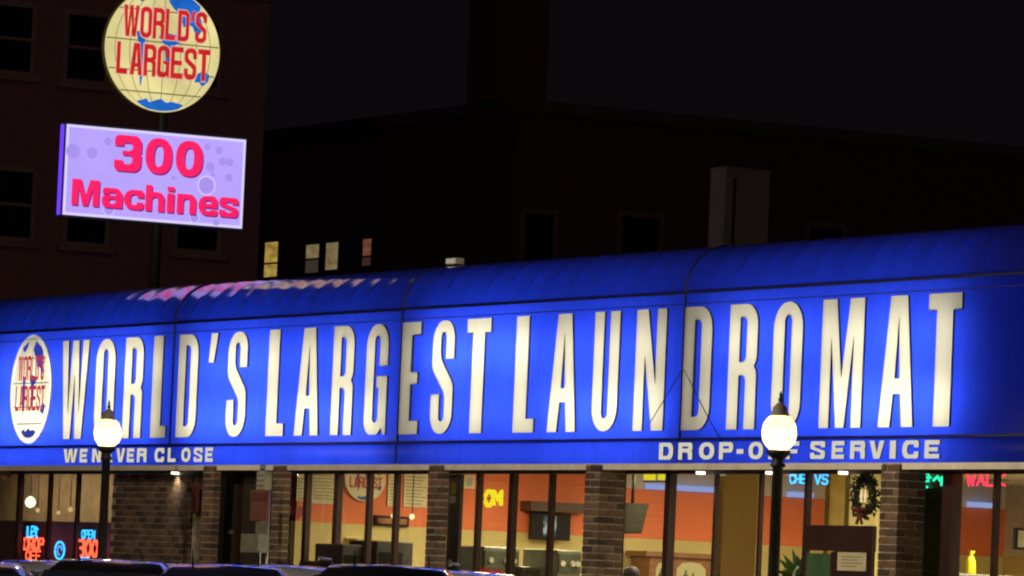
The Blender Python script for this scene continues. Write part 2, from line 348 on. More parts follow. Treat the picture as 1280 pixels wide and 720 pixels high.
# ------------------------------------------------------------------ the laundromat building
ZB, ZT, ZCR, ZTOP = 2.80, 4.52, 3.045, 5.03           # awning: bottom, top crease, valance crease, crown
GY = 0.38                                             # glass line
XE = -5.90                                            # left end wall of the big room
XL, XR = -22.0, 16.0
RD = 10.4                                              # depth of the room
bld = thing('laundromat', 'long one storey brick laundromat with lit windows under a blue awning', 'building', (0, 0, 0))
boxo('roof', (XL, 0.62, 4.30), (XR, 12.0, 4.60), mat('roof_felt', (0.03, 0.03, 0.03), 0.9), bld)
boxo('parapet', (XL, 0.60, 4.602), (XR, 0.86, 4.97), brickwork('parapet_brick', (0.10, 0.06, 0.045), (0.13, 0.08, 0.06), (0.2, 0.17, 0.14)), bld)
boxo('coping', (XL, 0.575, 4.972), (XR, 0.92, 5.042), mat('metal_coping', (0.045, 0.035, 0.034), 0.8), bld)
boxo('back_wall', (XL, 12.0, 0.14), (XR, 12.25, 4.6), M_BRICK[0], bld)
boxo('side_wall', (XL - 0.25, 0.6, 0.14), (XL, 12.25, 4.6), M_BRICK[0], bld)
boxo('side_wall', (XR, 0.6, 0.14), (XR + 0.25, 12.25, 4.6), M_BRICK[0], bld)
boxo('lintel', (XL, 0.60, 2.83), (XR, 0.855, 4.298), M_WHITE, bld)
boxo('ceiling', (XL, 0.862, 3.06), (XR, 11.99, 3.12), M_CEIL, bld)
boxo('floor', (XL, 0.40, 0.14), (XR, 11.99, 0.16), M_FLOOR, bld)
boxo('soffit', (XL, 0.03, 2.812), (XR, 0.598, 2.828), M_TRIM, bld)
boxo('soffit_trim', (XL, -0.008, 2.735), (XR, 0.028, 2.797), M_TRIM, bld)
# inner walls: orange above, pale yellow below
boxo('end_wall_upper', (XE - 0.12, 0.39, 2.165), (XE, RD, 2.76), M_ORANGE, bld)
boxo('end_wall_frieze', (XE - 0.12, 4.7, 2.762), (XE - 0.004, RD, 3.058), M_CEIL, bld)
boxo('end_wall_top', (XE - 0.12, 0.39, 2.762), (XE - 0.004, 4.698, 3.058), M_ORANGE, bld)
boxo('end_wall_lower', (XE - 0.12, 0.39, 0.162), (XE - 0.003, RD, 2.163), M_YELLOW, bld)
boxo('rear_partition_upper', (XE, RD, 2.165), (XR, RD + 0.12, 3.058), mat('grey_tan_wall', (0.42, 0.34, 0.2), 0.7), bld)
boxo('rear_partition_lower', (XE, RD + 0.003, 0.162), (XR, RD + 0.12, 2.163), M_TAN, bld)
boxo('partition', (-7.9, 0.6, 0.162), (-7.78, 8, 3.058), mat('dim_grey_wall', (0.2, 0.16, 0.12), 0.7), bld)

# brick piers: every brick is laid; those of the three nearest piers can be picked apart in view
brick_me = [MB().box((-0.103, -0.048, -0.031), (0.103, 0.048, 0.031)).bevel(0.004, 1).build('brick', M_BRICK[i]) for i in range(5)]
half_me = [MB().box((-0.048, -0.048, -0.031), (0.048, 0.048, 0.031)).bevel(0.004, 1).build('brick', M_BRICK[i]) for i in range(5)]
half_data = [o.data for o in half_me]; brick_data = [o.data for o in brick_me]
for o in brick_me + half_me: bpy.data.objects.remove(o)
def brick_column(x0, single, thin, w=0.31):
    y0 = -0.04
    core = boxo('brick_column', (x0 + 0.006, y0 + 0.006, 0.14), (x0 + w - 0.006, y0 + (0.096 if thin else w) - 0.006, 2.79), M_MORTAR, bld)
    rest = MB(); nc = 35
    for k in range(nc):
        z = 0.14 + 0.0755 * (k + 0.5)
        fl = k % 2
        # pinwheel: four bricks round a core
        spots = [(w - 0.103, 0.048, 0), (w - 0.048, w - 0.103, 1), (0.103, w - 0.048, 0), (0.048, 0.103, 1)]
        if fl: spots = [(0.103, 0.048, 0), (w - 0.048, 0.103, 1), (w - 0.103, w - 0.048, 0), (0.048, w - 0.103, 1)]
        if thin: spots = [(0.103, 0.048, 0), (w - 0.048, 0.048, 2)] if fl else [(w - 0.103, 0.048, 0), (0.048, 0.048, 2)]
        for (bx, by, r) in spots:
            jx, jy, jz = random.uniform(-.003, .003), random.uniform(-.003, .003), random.uniform(-.002, .002)
            c = Vector((x0 + bx + jx, y0 + by + jy, z + jz))
            if single and k >= 15:
                b = bpy.data.objects.new('brick', random.choice(half_data if r == 2 else brick_data)); COL.objects.link(b); b.parent = core
                b.location = c; b.rotation_euler = (0, 0, R(90 if r == 1 else 0) + random.uniform(-.012, .012))
            else:
                hx, hy = (0.048, 0.103) if r == 1 else (0.048, 0.048) if r == 2 else (0.103, 0.048)
                rest.box(c - Vector((hx, hy, 0.031)), c + Vector((hx, hy, 0.031)), random.randrange(5))
    q = rest.build('brick_courses', M_BRICK, core); tag(q, kind='stuff')
    return core
for px, single, thin in ((251, False, True), (338, True, True), (533, True, True), (729, True, False), (1099, True, False)):
    brick_column(on_y(px, 650, -0.04).x, single, thin)
brick_column(12.5, False, False); brick_column(15.66, False, False)
# brick panel between the left shop window and the side door
WX0, WX1 = on_y(139, 650, 0.30).x, on_y(238, 650, 0.30).x
wallp = boxo('brick_wall', (WX0, 0.306, 0.14), (WX1, 0.45, 2.72), M_MORTAR, bld)
q = MB(); k = 0
while 0.14 + 0.0755 * (k + 1) < 2.72:
    x = WX0 + (0.105 if k % 2 else 0)
    while x < WX1 - 0.06:
        x1 = min(x + 0.203, WX1); q.box((x + .003, 0.298 + random.uniform(-.003, .003), 0.143 + 0.0755 * k), (x1, 0.33, 0.14 + 0.0755 * k + 0.066), random.randrange(5)); x += 0.213
    k += 1
tag(q.build('brick_courses', M_BRICK, wallp), kind='stuff')

# storefront: mullions, head rail, panes, doors
def gx(px, py=650): return on_y(px, py, GY).x
boxo('head_rail', (XL, GY - 0.05, 2.71), (XR, GY + 0.05, 2.811), M_FRAME, bld)
boxo('sill_rail', (XL, GY - 0.06, 0.14), (XR, GY + 0.06, 0.42), M_FRAME, bld)
mulls = [(22, 30), (60, 66), (95, 101), (127, 134), (299, 305), (381, 390), (419, 429), (459, 467), (493, 501), (596, 604), (638, 648), (687, 695), (777, 781), (834, 846), (893, 899), (949, 955), (1007, 1015), (1183, 1208), (1243, 1251), (1128, 1140)]
mx = []
for a, b in mulls:
    # the visible width is the face plus the deep side turned to the camera
    x0 = gx(a); wpx = b - a; fx = max(0.045, (on_y(b, 650, GY).x - x0) * 0.48)
    mx.append(x0)
    dep = min(0.12, wpx / 120 * 0.9)
    boxo('mullion', (x0, GY - dep / 2, 0.421), (x0 + fx, GY + dep / 2, 2.709), M_FRAME, bld, 0.004)
for x0 in (10.4, 11.4, 13.0, 14.2, 15.4):
    mx.append(x0); boxo('mullion', (x0, GY - .04, 0.421), (x0 + .06, GY + .04, 2.709), M_FRAME, bld, 0.004)
edges = sorted(set([round(v, 3) for v in mx] + [gx(0) - 0.8, XE + 0.15, gx(572), gx(1095), XR - .05]))
for a, b in zip(edges, edges[1:]):
    if a > WX0 - 0.1 and b < WX1 + 0.2: continue
    dark = gx(1120) <= a < gx(1172) or gx(270) < a < gx(335)
    boxo('window_pane', (a + 0.03, GY - 0.004, 0.43), (b - 0.005, GY + 0.004, 2.707), M_DGLASS if dark else M_GLASS, bld)
# glazed entrance door with its deep middle rail (right of the lamp post)
dr = MB(); z = lambda px, py: on_y(px, py, GY).z
dx0, dx1 = gx(1014), gx(1099)
door = boxo('door', (dx0, GY - 0.075, z(1050, 689)), (dx1, GY - 0.02, z(1050, 657)), M_FRAME, bld, 0.006)
boxo('door_stile', (gx(1048), GY - 0.072, 0.45), (gx(1055), GY - 0.022, z(1050, 690)), M_FRAME, door)
boxo('door_panel', (gx(1052), GY - 0.07, 0.45), (dx1, GY - 0.03, z(1050, 689)), M_FRAME, door)
boxo('notice', (gx(1058), GY - 0.085, z(1075, 714)), (gx(1094), GY - 0.078, z(1075, 691)), M_PAPER, door)
for k in range(4): boxo('notice_line', (gx(1063), GY - 0.087, z(1075, 696 + k * 4)), (gx(1089 - 6 * (k % 2)), GY - 0.0855, z(1075, 697 + k * 4)), mat('print_grey', (.25, .22, .16), .8), door)
MB().tube([(gx(1013), GY - 0.12, 1.05), (gx(1013), GY - 0.16, 1.1), (gx(1013), GY - 0.16, 1.75), (gx(1013), GY - 0.12, 1.8)], 0.014).build('handle', M_GREYM, door)
boxo('green_board', (gx(1017), GY - 0.06, z(1032, 722)), (gx(1047), GY - 0.045, z(1032, 692)), mat('green_board', (.06, .14, .06), .6), door)
# dark side door beside the left piers
sd = boxo('side_door', (gx(277), GY - 0.04, 0.44), (gx(298), GY, 2.705), mat('dark_door_paint', (0.045, 0.036, 0.03), 0.5), bld)
boxo('handle', (gx(294), GY - 0.10, z(294, 668)), (gx(295.5), GY - 0.04, z(294, 663)), M_GREYM, sd)
sd2 = boxo('side_door', (gx(306), GY - 0.04, 0.44), (gx(334), GY, 2.705), mat('dark_door_paint', (0.045, 0.036, 0.03), 0.5), bld)
# narrow dark door right of the third pier
nd = boxo('narrow_door', (gx(562), GY - 0.03, 0.44), (gx(577), GY + 0.01, 2.705), mat('dark_brown_door', (0.03, 0.02, 0.018), 0.5), bld)
boxo('yellow_sticker', (gx(566), GY - 0.036, z(569, 618)), (gx(572), GY - 0.031, z(569, 603)), mat('yellow_sticker', (.5, .45, .03), .6), nd)
boxo('white_sticker', (gx(565), GY - 0.036, z(569, 629)), (gx(572), GY - 0.031, z(569, 620)), mat('white_sticker', (.6, .57, .5), .6), nd)
boxo('handle_plate', (gx(566), GY - 0.036, z(569, 709)), (gx(571), GY - 0.031, z(569, 700)), mat('white_sticker', (.6, .57, .5), .6), nd)
# recessed lights under the awning
for px in (219, 716 + 160, 963, 1054):
    p = on_y(px, 588, 0.26)
    d = MB().lathe([(0.001, 0), (0.048, 0), (0.048, 0.03), (0.001, 0.03)], 16, (p.x, p.y, 2.70)).build('recessed_light', emit('downlight', (1, 0.93, 0.75), 2.2), bld)
    L = bpy.data.lights.new('downlight_lamp', 'SPOT'); L.energy = 9; L.color = (1, .85, .6); L.spot_size = R(130); L.spot_blend = 0.6; L.shadow_soft_size = 0.06
    lo = bpy.data.objects.new('downlight_lamp', L); COL.objects.link(lo); lo.location = (p.x, p.y, 2.69); lo.parent = bld
# ceiling strip lights in the big room
for (x, y, lx) in ((-3.2, 2.2, 2.4), (-3.0, 5.6, 2.4), (-0.6, 2.6, 2.4), (1.0, 6.6, 2.4), (6.6, 2.8, 2.4), (6.4, 6.6, 2.4), (10.5, 3.5, 2.4)):
    f = boxo('ceiling_light', (x - lx / 2, y - 0.12, 3.03), (x + lx / 2, y + 0.12, 3.058), mat('fixture_white', (.7, .7, .7), .5), bld)
    boxo('diffuser', (x - lx / 2 + .02, y - 0.10, 3.02), (x + lx / 2 - .02, y + 0.10, 3.029), emit('fluorescent', (0.80, 0.86, 1.0), 1.0), f)
    area_light('ceiling_light_lamp', (x, y, 3.0), (x, y, 0), lx, 0.2, 135 if x < 0 else 215, (1.0, 0.84, 0.56), bld)
# bluish strip lights along the top of the end wall
for pa, pb in ((806, 894), (984, 1012), (1209, 1238)):
    ya, yb = on_x(pa, 612, XE).y, on_x(pb, 612, XE).y
    f = boxo('strip_light', (XE + .004, ya, 2.765), (XE + .10, yb, 2.83), emit('strip_tube', (.42, .50, 1.0), .8), bld)
# dim room behind the left shop window
boxo('left_room_wall', (-21.9, 1.9, 0.162), (-7.91, 2.0, 3.058), mat('left_room_paint', (0.38, 0.28, 0.18), 0.7), bld)
area_light('left_room_lamp', (-15.2, 1.1, 2.95), (-15.2, 1.4, 0), 4.0, 0.3, 42, (1.0, 0.75, 0.45), bld)
# dark half-height panelling close behind the neon signs
boxo('window_backing', (gx(0) - 1.5, GY + .30, 0.162), (gx(137), GY + .34, on_y(80, 652, GY + .3).z), mat('maroon_panel', (.10, .045, .05), .6), bld)
# dark screen wall just inside the right bay
XP = 6.4
boxo('dark_partition', (XP - .08, on_x(1126, 650, XP).y, 0.162), (XP, on_x(1188, 650, XP).y, 2.62), mat('dark_partition', (0.018, 0.015, 0.010), 0.7, spec=.2), bld)
# square inner columns, tan
for (pa, pb, X, m_, zt) in ((903, 946, 1.6, M_TAN, 3.058), (1036, 1060, 3.0, mat('ochre_wall_paint', (.52, .36, .075), .65), 3.058), (1061, 1110, 3.9, M_YELLOW, 3.058)):
    ya, yb = on_x(pa, 650, X).y, on_x(pb, 650, X).y
    boxo('inner_column', (X - 0.09, ya, 0.162), (X, yb, zt), m_, bld)

# ------------------------------------------------------------------ the blue awning
awn = thing('awning', 'long blue backlit awning with cream lettering above the shop windows', 'awning', (0, 0, 0))
SEAMS = [XL, -14.66, on_y(215, 500).x, on_y(500.5, 473).x, on_y(853.5, 465).x, 9.95, XR]
LT = [('W', 78, 111.5), ('O', 121, 145), ('R', 157, 180), ('L', 192, 211), ('D', 224, 248.5), ('S', 286, 310),
      ('L', 336.6, 358.5), ('A', 372, 402.3), ('R', 417.3, 443.5), ('G', 459, 486), ('E', 502.8, 526.4), ('S', 541.8, 568.8), ('T', 584, 614),
      ('L', 645.7, 671.5), ('A', 688.5, 724), ('U', 743.7, 775.2), ('N', 796, 833.3), ('D', 856.2, 891), ('R', 912.7, 948), ('O', 968, 1004.3), ('M', 1028.5, 1081), ('A', 1102.3, 1146), ('T', 1161, 1202.5)]
LZ0, LZ1 = 3.131, 4.372
big = []
for ch, a, b in LT:
    ym = 487 - 0.0345 * (a - 100)
    x0, x1 = on_y(a, ym).x, on_y(b, 487 - 0.0345 * (b - 100)).x
    w = x1 - x0; st = 0.225 if ch not in 'LTE' else 0.25
    c = glyph(ch, w, LZ1 - LZ0, min(st, 0.38 * w) if ch not in 'LTE' else st, 0.135 if ch not in 'T' else 0.145)
    big.append((ch, [[(x + x0, y + LZ0) for x, y in k] for k in c]))
ax0, ax1 = on_y(263.5, 440).x, on_y(274.5, 436).x
big.append(("'", [[(ax0, 4.02), (ax0 + 0.145, 4.02), (ax1, 4.37), (ax1 - 0.19, 4.37)]]))
ec = on_y(40.2, 486.5); EMX, EMZ, ERX, ERZ = ec.x, ec.z, 0.655, 0.70
circ = lambda cx, cz, rx, rz, n=56: [(cx + rx * math.cos(2 * math.pi * i / n), cz + rz * math.sin(2 * math.pi * i / n)) for i in range(n)]
emb_out = circ(EMX, EMZ, ERX, ERZ)
for s0, s1 in zip(SEAMS, SEAMS[1:]):
    cont = [[(s0 + .012, ZCR + .006), (s1 - .012, ZCR + .006), (s1 - .012, ZT - .008), (s0 + .012, ZT - .008)]]
    for ch, cs in big:
        if s0 < cs[0][0][0] < s1: cont += cs
    if s0 < EMX < s1: cont.append(emb_out)
    me = place2d(fill(cont), lambda x, y: (x, 0, y)); me.name = 'face_panel'
    link('face_panel', me, M_BLUE, awn)
    # valance below the crease
    MB().loft([[(s0 + .012, 0.0, ZCR - .006), (s0 + .012, -0.012, ZCR - .03), (s0 + .012, -0.012, ZB + .02), (s0 + .012, 0.004, ZB)],
               [(s1 - .012, 0.0, ZCR - .006), (s1 - .012, -0.012, ZCR - .03), (s1 - .012, -0.012, ZB + .02), (s1 - .012, 0.004, ZB)]], False, close=False).build('valance', M_BLUE, awn)
    # barrel top sagging a little between its ribs
    nr = max(2, round((s1 - s0) / 0.48)); rings = []
    for i in range(nr * 6 + 1):
        x = s0 + .012 + (s1 - s0 - .024) * i / (nr * 6); t = (i % 6) / 6; sag = 0.0105 * math.sin(math.pi * t) ** 0.8
        rg = []
        for j in range(11):
            a = math.pi / 2 * j / 10
            rr_ = 1 - sag * math.sin(2 * a) ** 0.7 * 1.6 if 0 < j < 10 else 1
            rg.append((x, 0.56 - 0.56 * math.cos(a) * rr_, ZT + .008 + (ZTOP - ZT) * math.sin(a) * rr_))
        rings.append(rg)
    top = MB().loft(rings, False, close=False).build('barrel_top', M_BLUE2, awn)
    for i in range(1, nr):
        x = s0 + .012 + (s1 - s0 - .024) * i / nr
        MB().tube([(x, 0.57 - 0.56 * math.cos(math.pi / 2 * j / 8), ZT + .0 + (ZTOP - ZT) * math.sin(math.pi / 2 * j / 8)) for j in range(1, 8)], 0.006, 5).build('rib', M_SEAM, top)
for s in SEAMS[1:-1]:
    MB().tube([(s, -0.004, ZB + 0.01), (s, -0.004, ZT)] + [(s, 0.555 - 0.56 * math.cos(math.pi / 2 * j / 8), ZT + .01 + (ZTOP - ZT) * math.sin(math.pi / 2 * j / 8)) for j in range(1, 8)], 0.014, 6).build('seam', M_SEAM, awn)
for x_ in (XL + .002, XR - .02):
    MB().poly([(x_, 0.0, ZB), (x_, 0.0, ZT)] + [(x_, 0.56 - 0.56 * math.cos(math.pi / 2 * j / 8), ZT + (ZTOP - ZT) * math.sin(math.pi / 2 * j / 8)) for j in range(1, 9)] + [(x_, 0.56, ZB)], (.018, 0, 0)).build('end_cap', M_SEAM, awn)
boxo('crease_strip', (XL, -0.014, ZT - .012), (XR, 0.012, ZT + .012), M_SEAM, awn)
boxo('crease_strip', (XL, -0.016, ZCR - .012), (XR, 0.010, ZCR + .010), M_SEAM, awn)
boxo('stitch_line', (XL, -0.003, 4.402), (XR, -0.001, 4.412), mat('stitch_blue', (0.006, 0.012, 0.16), 0.6), awn)
for pts in (((853, 461), (842, 480), (811, 531)), ((855, 462), (886, 524), (902, 551))):
    MB().tube([on_y(x, y, -0.03) for x, y in pts], 0.005, 5).build('loose_cable', M_DARK, awn)
for ch, cs in big:
    relief(cs, lambda x, y: (x, -0.022, y), lambda x, y: (x, 0.004, y), 'letter', [M_CREAM, M_EDGE], awn)
# small lettering on the valance
def small(px_list, y0, y1):
    for ch, a, b in px_list:
        x0, x1 = on_y(a, (y0 + y1) / 2).x, on_y(b, (y0 + y1) / 2).x
        z0, z1 = 2.835, 3.005
        if ch == '-': z0, z1 = 2.89, 2.935
        w, h = x1 - x0, z1 - z0
        cs = [[(x + x0, y + z0) for x, y in k] for k in glyph(ch, w, h, w * (0.29 if ch != 'I' else 1), h * 0.22)]
        me = place2d(fill(cs), lambda x, y: (x, -0.030, y)); me.name = 'small_letter'
        bm = bmesh.new(); bm.from_mesh(me)
        for c in cs:
            a_ = [bm.verts.new((p[0], -0.030, p[1])) for p in c]; b_ = [bm.verts.new((p[0], -0.014, p[1])) for p in c]
            for i in range(len(c)): bm.faces.new((a_[i], a_[(i + 1) % len(c)], b_[(i + 1) % len(c)], b_[i])).material_index = 1
        bm.to_mesh(me); bm.free()
        link('small_letter', me, [emit('small_letter_face', (0.72, 0.68, 0.52), 0.9), M_EDGE], awn)
small([('W', 82, 99.5), ('E', 102.5, 112), ('N', 118, 129), ('E', 133.5, 143.5), ('V', 148, 159), ('E', 161.5, 170.5), ('R', 174, 186), ('C', 196, 208), ('L', 212.5, 222.5), ('O', 229.5, 241), ('S', 245, 256), ('E', 259.5, 269)], 561, 578)
small([('D', 827, 844.5), ('R', 851, 868.5), ('O', 877, 896), ('P', 902, 919.5), ('-', 924, 932.5), ('O', 939, 957), ('F', 964, 980), ('F', 986, 1002), ('S', 1016, 1034.5), ('E', 1043, 1058.5), ('R', 1066, 1084.5), ('V', 1090, 1108.5), ('I', 1115.5, 1123), ('C', 1131, 1151.5), ('E', 1159, 1177.5)], 552, 577)

# globe design, on a unit disc (u right, v up)
CONT = [[(205, 5), (330, -8), (318, 30), (290, 52), (262, 70), (235, 62), (212, 40)],
        [(420, 52), (440, 22), (470, -10), (600, -10), (650, 35), (622, 60), (612, 110), (640, 190), (600, 260), (575, 190), (545, 175), (520, 200), (490, 120), (455, 95)],
        [(368, 262), (400, 232), (485, 245), (498, 290), (450, 312), (452, 420), (432, 480), (418, 400), (404, 300)],
        [(232, 242), (262, 236), (292, 262), (284, 330), (290, 400), (281, 500), (272, 572), (262, 480), (252, 370), (246, 300)],
        [(598, 505), (618, 452), (650, 432), (692, 455), (684, 492), (650, 525), (628, 500)],
        [(250, 637), (290, 628), (312, 618), (330, 640), (372, 624), (402, 614), (432, 634), (470, 626), (545, 640), (505, 668), (452, 684), (397, 688), (330, 678), (285, 662)]]
CONT = [[((x - 397) / 350, (335 - y) / 355) for x, y in c] for c in CONT]
CONT = [[(u * (0.985 / max(0.985, math.hypot(u, v))), v * (0.985 / max(0.985, math.hypot(u, v)))) for u, v in c] for c in CONT]
def globe_text(word, u0, u1, v0, v1):
    out = []; n = sum({"'": .4, 'W': 1.35}.get(c, 1) for c in word); x = u0; unit = (u1 - u0) / n
    for c in word:
        k = {"'": .4, 'W': 1.35}.get(c, 1) * unit; w = k * (0.90 if c != 'L' else 0.80); h = v1 - v0
        yy = v0
        if c == "'": yy, h2 = v0 + h * .66, h * .34
        else: h2 = h
        out.append([[(px + x, py + yy) for px, py in q] for q in glyph(c, w, h2, w * .30, h2 * .15)]); x += k
    return out
def globe(parent, fn, m_base, m_blue, m_red, m_line, m_halo=None, depth=1.0):
    """fn(u, v, level) -> point; each level lies proud of the one before"""
    for v in (0.62, 0.12, -0.36, -0.70):
        hw = math.sqrt(1 - v * v) * 0.985
        me = place2d(fill([[(-hw, v - .011), (hw, v - .011), (hw, v + .011), (-hw, v + .011)]]), lambda x, y: fn(x, y, 1)); link('latitude_line', me, m_line, parent)
    for k in (-.84, -.58, -.28, 0.02, .32, .60, .85):
        pl = [(k * math.sqrt(1 - t * t) * .985 + .006 * s, t) for s, ts in ((-1, range(-9, 10)), (1, range(9, -10, -1))) for t in [q / 9.3 for q in ts]]
        me = place2d(fill([pl]), lambda x, y: fn(x, y, 2)); link('longitude_line', me, m_line, parent)
    for c in CONT:
        me = place2d(fill([rnd([(x, y, .02) for x, y in c])]), lambda x, y: fn(x, y, 3)); link('continent', me, m_blue, parent)
    for word, u0, u1, v0, v1 in (("WORLD'S", -.70, .77, .17, .67), ('LARGEST', -.79, .86, -.44, .07)):
        for cs in globe_text(word, u0, u1, v0, v1):
            if m_halo:
                big_ = []
                c0 = cs[0]; cx = sum(p[0] for p in c0) / len(c0); cy = sum(p[1] for p in c0) / len(c0)
                big_ = [(cx + (x - cx) * 1.13, cy + (y - cy) * 1.06) for x, y in c0]
                me = place2d(fill([big_] + [[(px * .8 + sum(p[0] for p in q) / len(q) * .2, py_2 * .88 + sum(p[1] for p in q) / len(q) * .12) for px, py_2 in q] for q in cs[1:]]), lambda x, y: fn(x, y, 4)); link('letter_halo', me, m_halo, parent)
            me = place2d(fill(cs), lambda x, y: fn(x, y, 5)); link('letter', me, m_red, parent)
me = place2d(fill([emb_out, circ(EMX, EMZ, ERX * .90, ERZ * .93)]), lambda x, y: (x, -0.020, y)); emb = link('globe_emblem', me, M_WHITEV, awn)
me = place2d(fill([circ(EMX, EMZ, ERX * .90, ERZ * .93)]), lambda x, y: (x, -0.016, y)); link('emblem_disc', me, M_CREAM, emb)
E_RED = emit('emblem_red', (0.55, 0.045, 0.05), 0.9); E_NAVY = emit('emblem_blue', (0.035, 0.05, 0.40), 0.9)
globe(emb, lambda u, v, l: (EMX + u * ERX * .88, -0.016 - 0.003 * l, EMZ + v * ERZ * .91), M_CREAM, E_NAVY, E_RED, M_EDGE)
# fluorescent tubes inside the awning
boxo('light_box_back', (XL, 0.585, 2.83), (XR, 0.598, 4.95), M_WHITE, awn)
TUBES = [(-20.9, -15.0), (-14.3, -8.85), (-8.2, -2.8), (-2.15, 3.45), (4.05, 8.75)]
for a, b in TUBES:
    n = 2
    for i in range(n):
        x0 = a + (b - a) * (i + .03) / n; x1 = a + (b - a) * (i + .97) / n
        for zz in (3.36, 4.02):
            area_light('awning_tube', ((x0 + x1) / 2, 0.41, zz), ((x0 + x1) / 2, -1, zz + (0.06 if zz > 3.6 else -0.03)), x1 - x0, 0.09, 14.7 * random.uniform(.65, 1.32) * (x1 - x0) / 2.2, (0.97, 0.98, 1.0), awn)
# a small floodlight standing on the awning's crown
p = on_y(568, 333, 0.66)
fl = thing('floodlight', 'small pale floodlight sitting on the crown of the blue awning', 'light', (p.x, p.y, 5.042))
boxo('housing', (-0.12, -0.05, 0.03), (0.12, 0.06, 0.10), mat('pale_housing', (.6, .56, .5), .6), fl, 0.008)
boxo('lens', (-0.10, -0.058, 0.04), (0.10, -0.051, 0.09), emit('floodlight_lens', (.55, .5, .42), .6), fl)
boxo('bracket', (-0.03, -0.02, 0), (0.03, 0.02, 0.03), M_DARK, fl)

# ------------------------------------------------------------------ pylon sign with globe, at right angles to the shop front
XS = -12.5
SY0, SY1 = (on_x(84, 155, XS).y + on_x(78, 268, XS).y) / 2, (on_x(307, 176, XS).y + on_x(303, 286, XS).y) / 2
SZ0, SZ1 = on_x(78, 268, XS).z, on_x(84, 155, XS).z
py_ = thing('pylon_sign', 'tall pole sign with a lit globe above a lavender 300 Machines board', 'sign', (XS - 0.085, 1.55, 4.6))
def par(o): o.matrix_parent_inverse = Matrix.Translation(Vector(py_.location) * -1); return o
M_CAB = mat('sign_cabinet', (0.05, 0.05, 0.07), 0.5)
par(MB().lathe([(0.07, 4.6), (0.07, 8.9)], 16, (XS - 0.085, 1.55, 0)).build('pole', M_BLACK, py_))
cab = par(MB().box((XS - 0.17, SY0 - .02, SZ0 - .03), (XS - 0.012, SY1 + .02, SZ1 + .03)).build('cabinet', M_CAB, py_))
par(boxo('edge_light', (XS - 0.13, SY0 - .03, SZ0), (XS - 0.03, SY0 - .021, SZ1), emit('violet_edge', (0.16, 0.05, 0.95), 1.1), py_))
scr = par(boxo('screen', (XS - 0.010, SY0, SZ0), (XS, SY1, SZ1), emit('led_lavender', (0.46, 0.35, 0.95), 1.08, .07, 2.2), py_))
BORD = emit('led_border', (0.72, 0.66, 1.0), 1.0)
W_, H_ = SY1 - SY0, SZ1 - SZ0
def on_sign(me, name, m, d): return link(name, place2d(me, lambda x, y: (XS + d, x, y)), m, scr)
bw = 0.035
on_sign(fill([[(SY0, SZ0), (SY1, SZ0), (SY1, SZ1), (SY0, SZ1)], [(SY0 + bw, SZ0 + bw), (SY1 - bw, SZ0 + bw), (SY1 - bw, SZ1 - bw), (SY0 + bw, SZ1 - bw)]]), 'bright_border', BORD, 0.001)
BUB = emit('led_bubble', (0.40, 0.30, 0.84), 1.0); BUB2 = emit('led_bubble_pale', (0.62, 0.50, 0.98), 1.05)
def sign_px(x, y): p = on_x(x, y, XS); return p.y, p.z
for (x, y, r, ring) in ((91, 189, 9, 0), (115, 191, 7, 0), (135, 177, 5, 0), (259, 184, 4, 0), (274, 188, 5, 0), (263, 209, 6, 0), (278, 202, 5, 0), (287, 203, 5, 0), (286, 222, 5, 0), (258, 232, 13, 1), (266, 218, 3, 0), (217, 222, 3, 0), (136, 262, 8, 1), (243, 272, 7, 1), (270, 278, 4, 0)):
    cy, cz = sign_px(x, y); q = r / 95
    cs = [circ(cy, cz, q, q, 20)] + ([circ(cy, cz, q * .8, q * .8, 20)] if ring else [])
    on_sign(fill(cs), 'bubble', BUB if not ring else BUB2, 0.002)
    if ring: on_sign(fill([circ(cy, cz, q * .78, q * .78, 20)]), 'bubble', BUB, 0.0015)
PINK = emit('led_pink', (1.0, 0.018, 0.14), 1.0); PSH = emit('led_pink_shadow', (0.30, 0.02, 0.22), 0.8)
def led_letter(ch, pxa, pxb, z0, z1, a_, b_):
    ya, yb = sign_px(pxa, 230)[0], sign_px(pxb, 230)[0]; w = yb - ya; h = z1 - z0
    cs = [[(x + ya, y + z0) for x, y in k] for k in glyph({'c': 'C', 's': 'S', '0': 'O'}.get(ch, ch), w, h, w * a_, h * b_)]
    on_sign(fill([[(x + .016, y - .020) for x, y in k] for k in cs]), 'led_letter_shadow', PSH, 0.003)
    on_sign(fill(cs), 'led_letter', PINK, 0.004)
za, zb_ = sign_px(157, 214)[1], sign_px(157, 169)[1]
for ch, a, b in (('3', 141, 175), ('0', 180, 213.5), ('0', 218, 252)): led_letter(ch, a, b, za, zb_, .33, .20)
za, zb_ = sign_px(107, 257)[1], sign_px(107, 224.5)[1]
for ch, a, b in (('M', 90, 124.5), ('a', 128, 154), ('c', 155.5, 180.5), ('h', 182.5, 206.5), ('i', 209.5, 218.5), ('n', 222, 246), ('e', 249, 273), ('s', 275, 299)):
    led_letter(ch, a, b, za, zb_ if ch in 'Mhi' else za + (zb_ - za) * .76, .34, .19 if ch in 'Mhi' else .23)
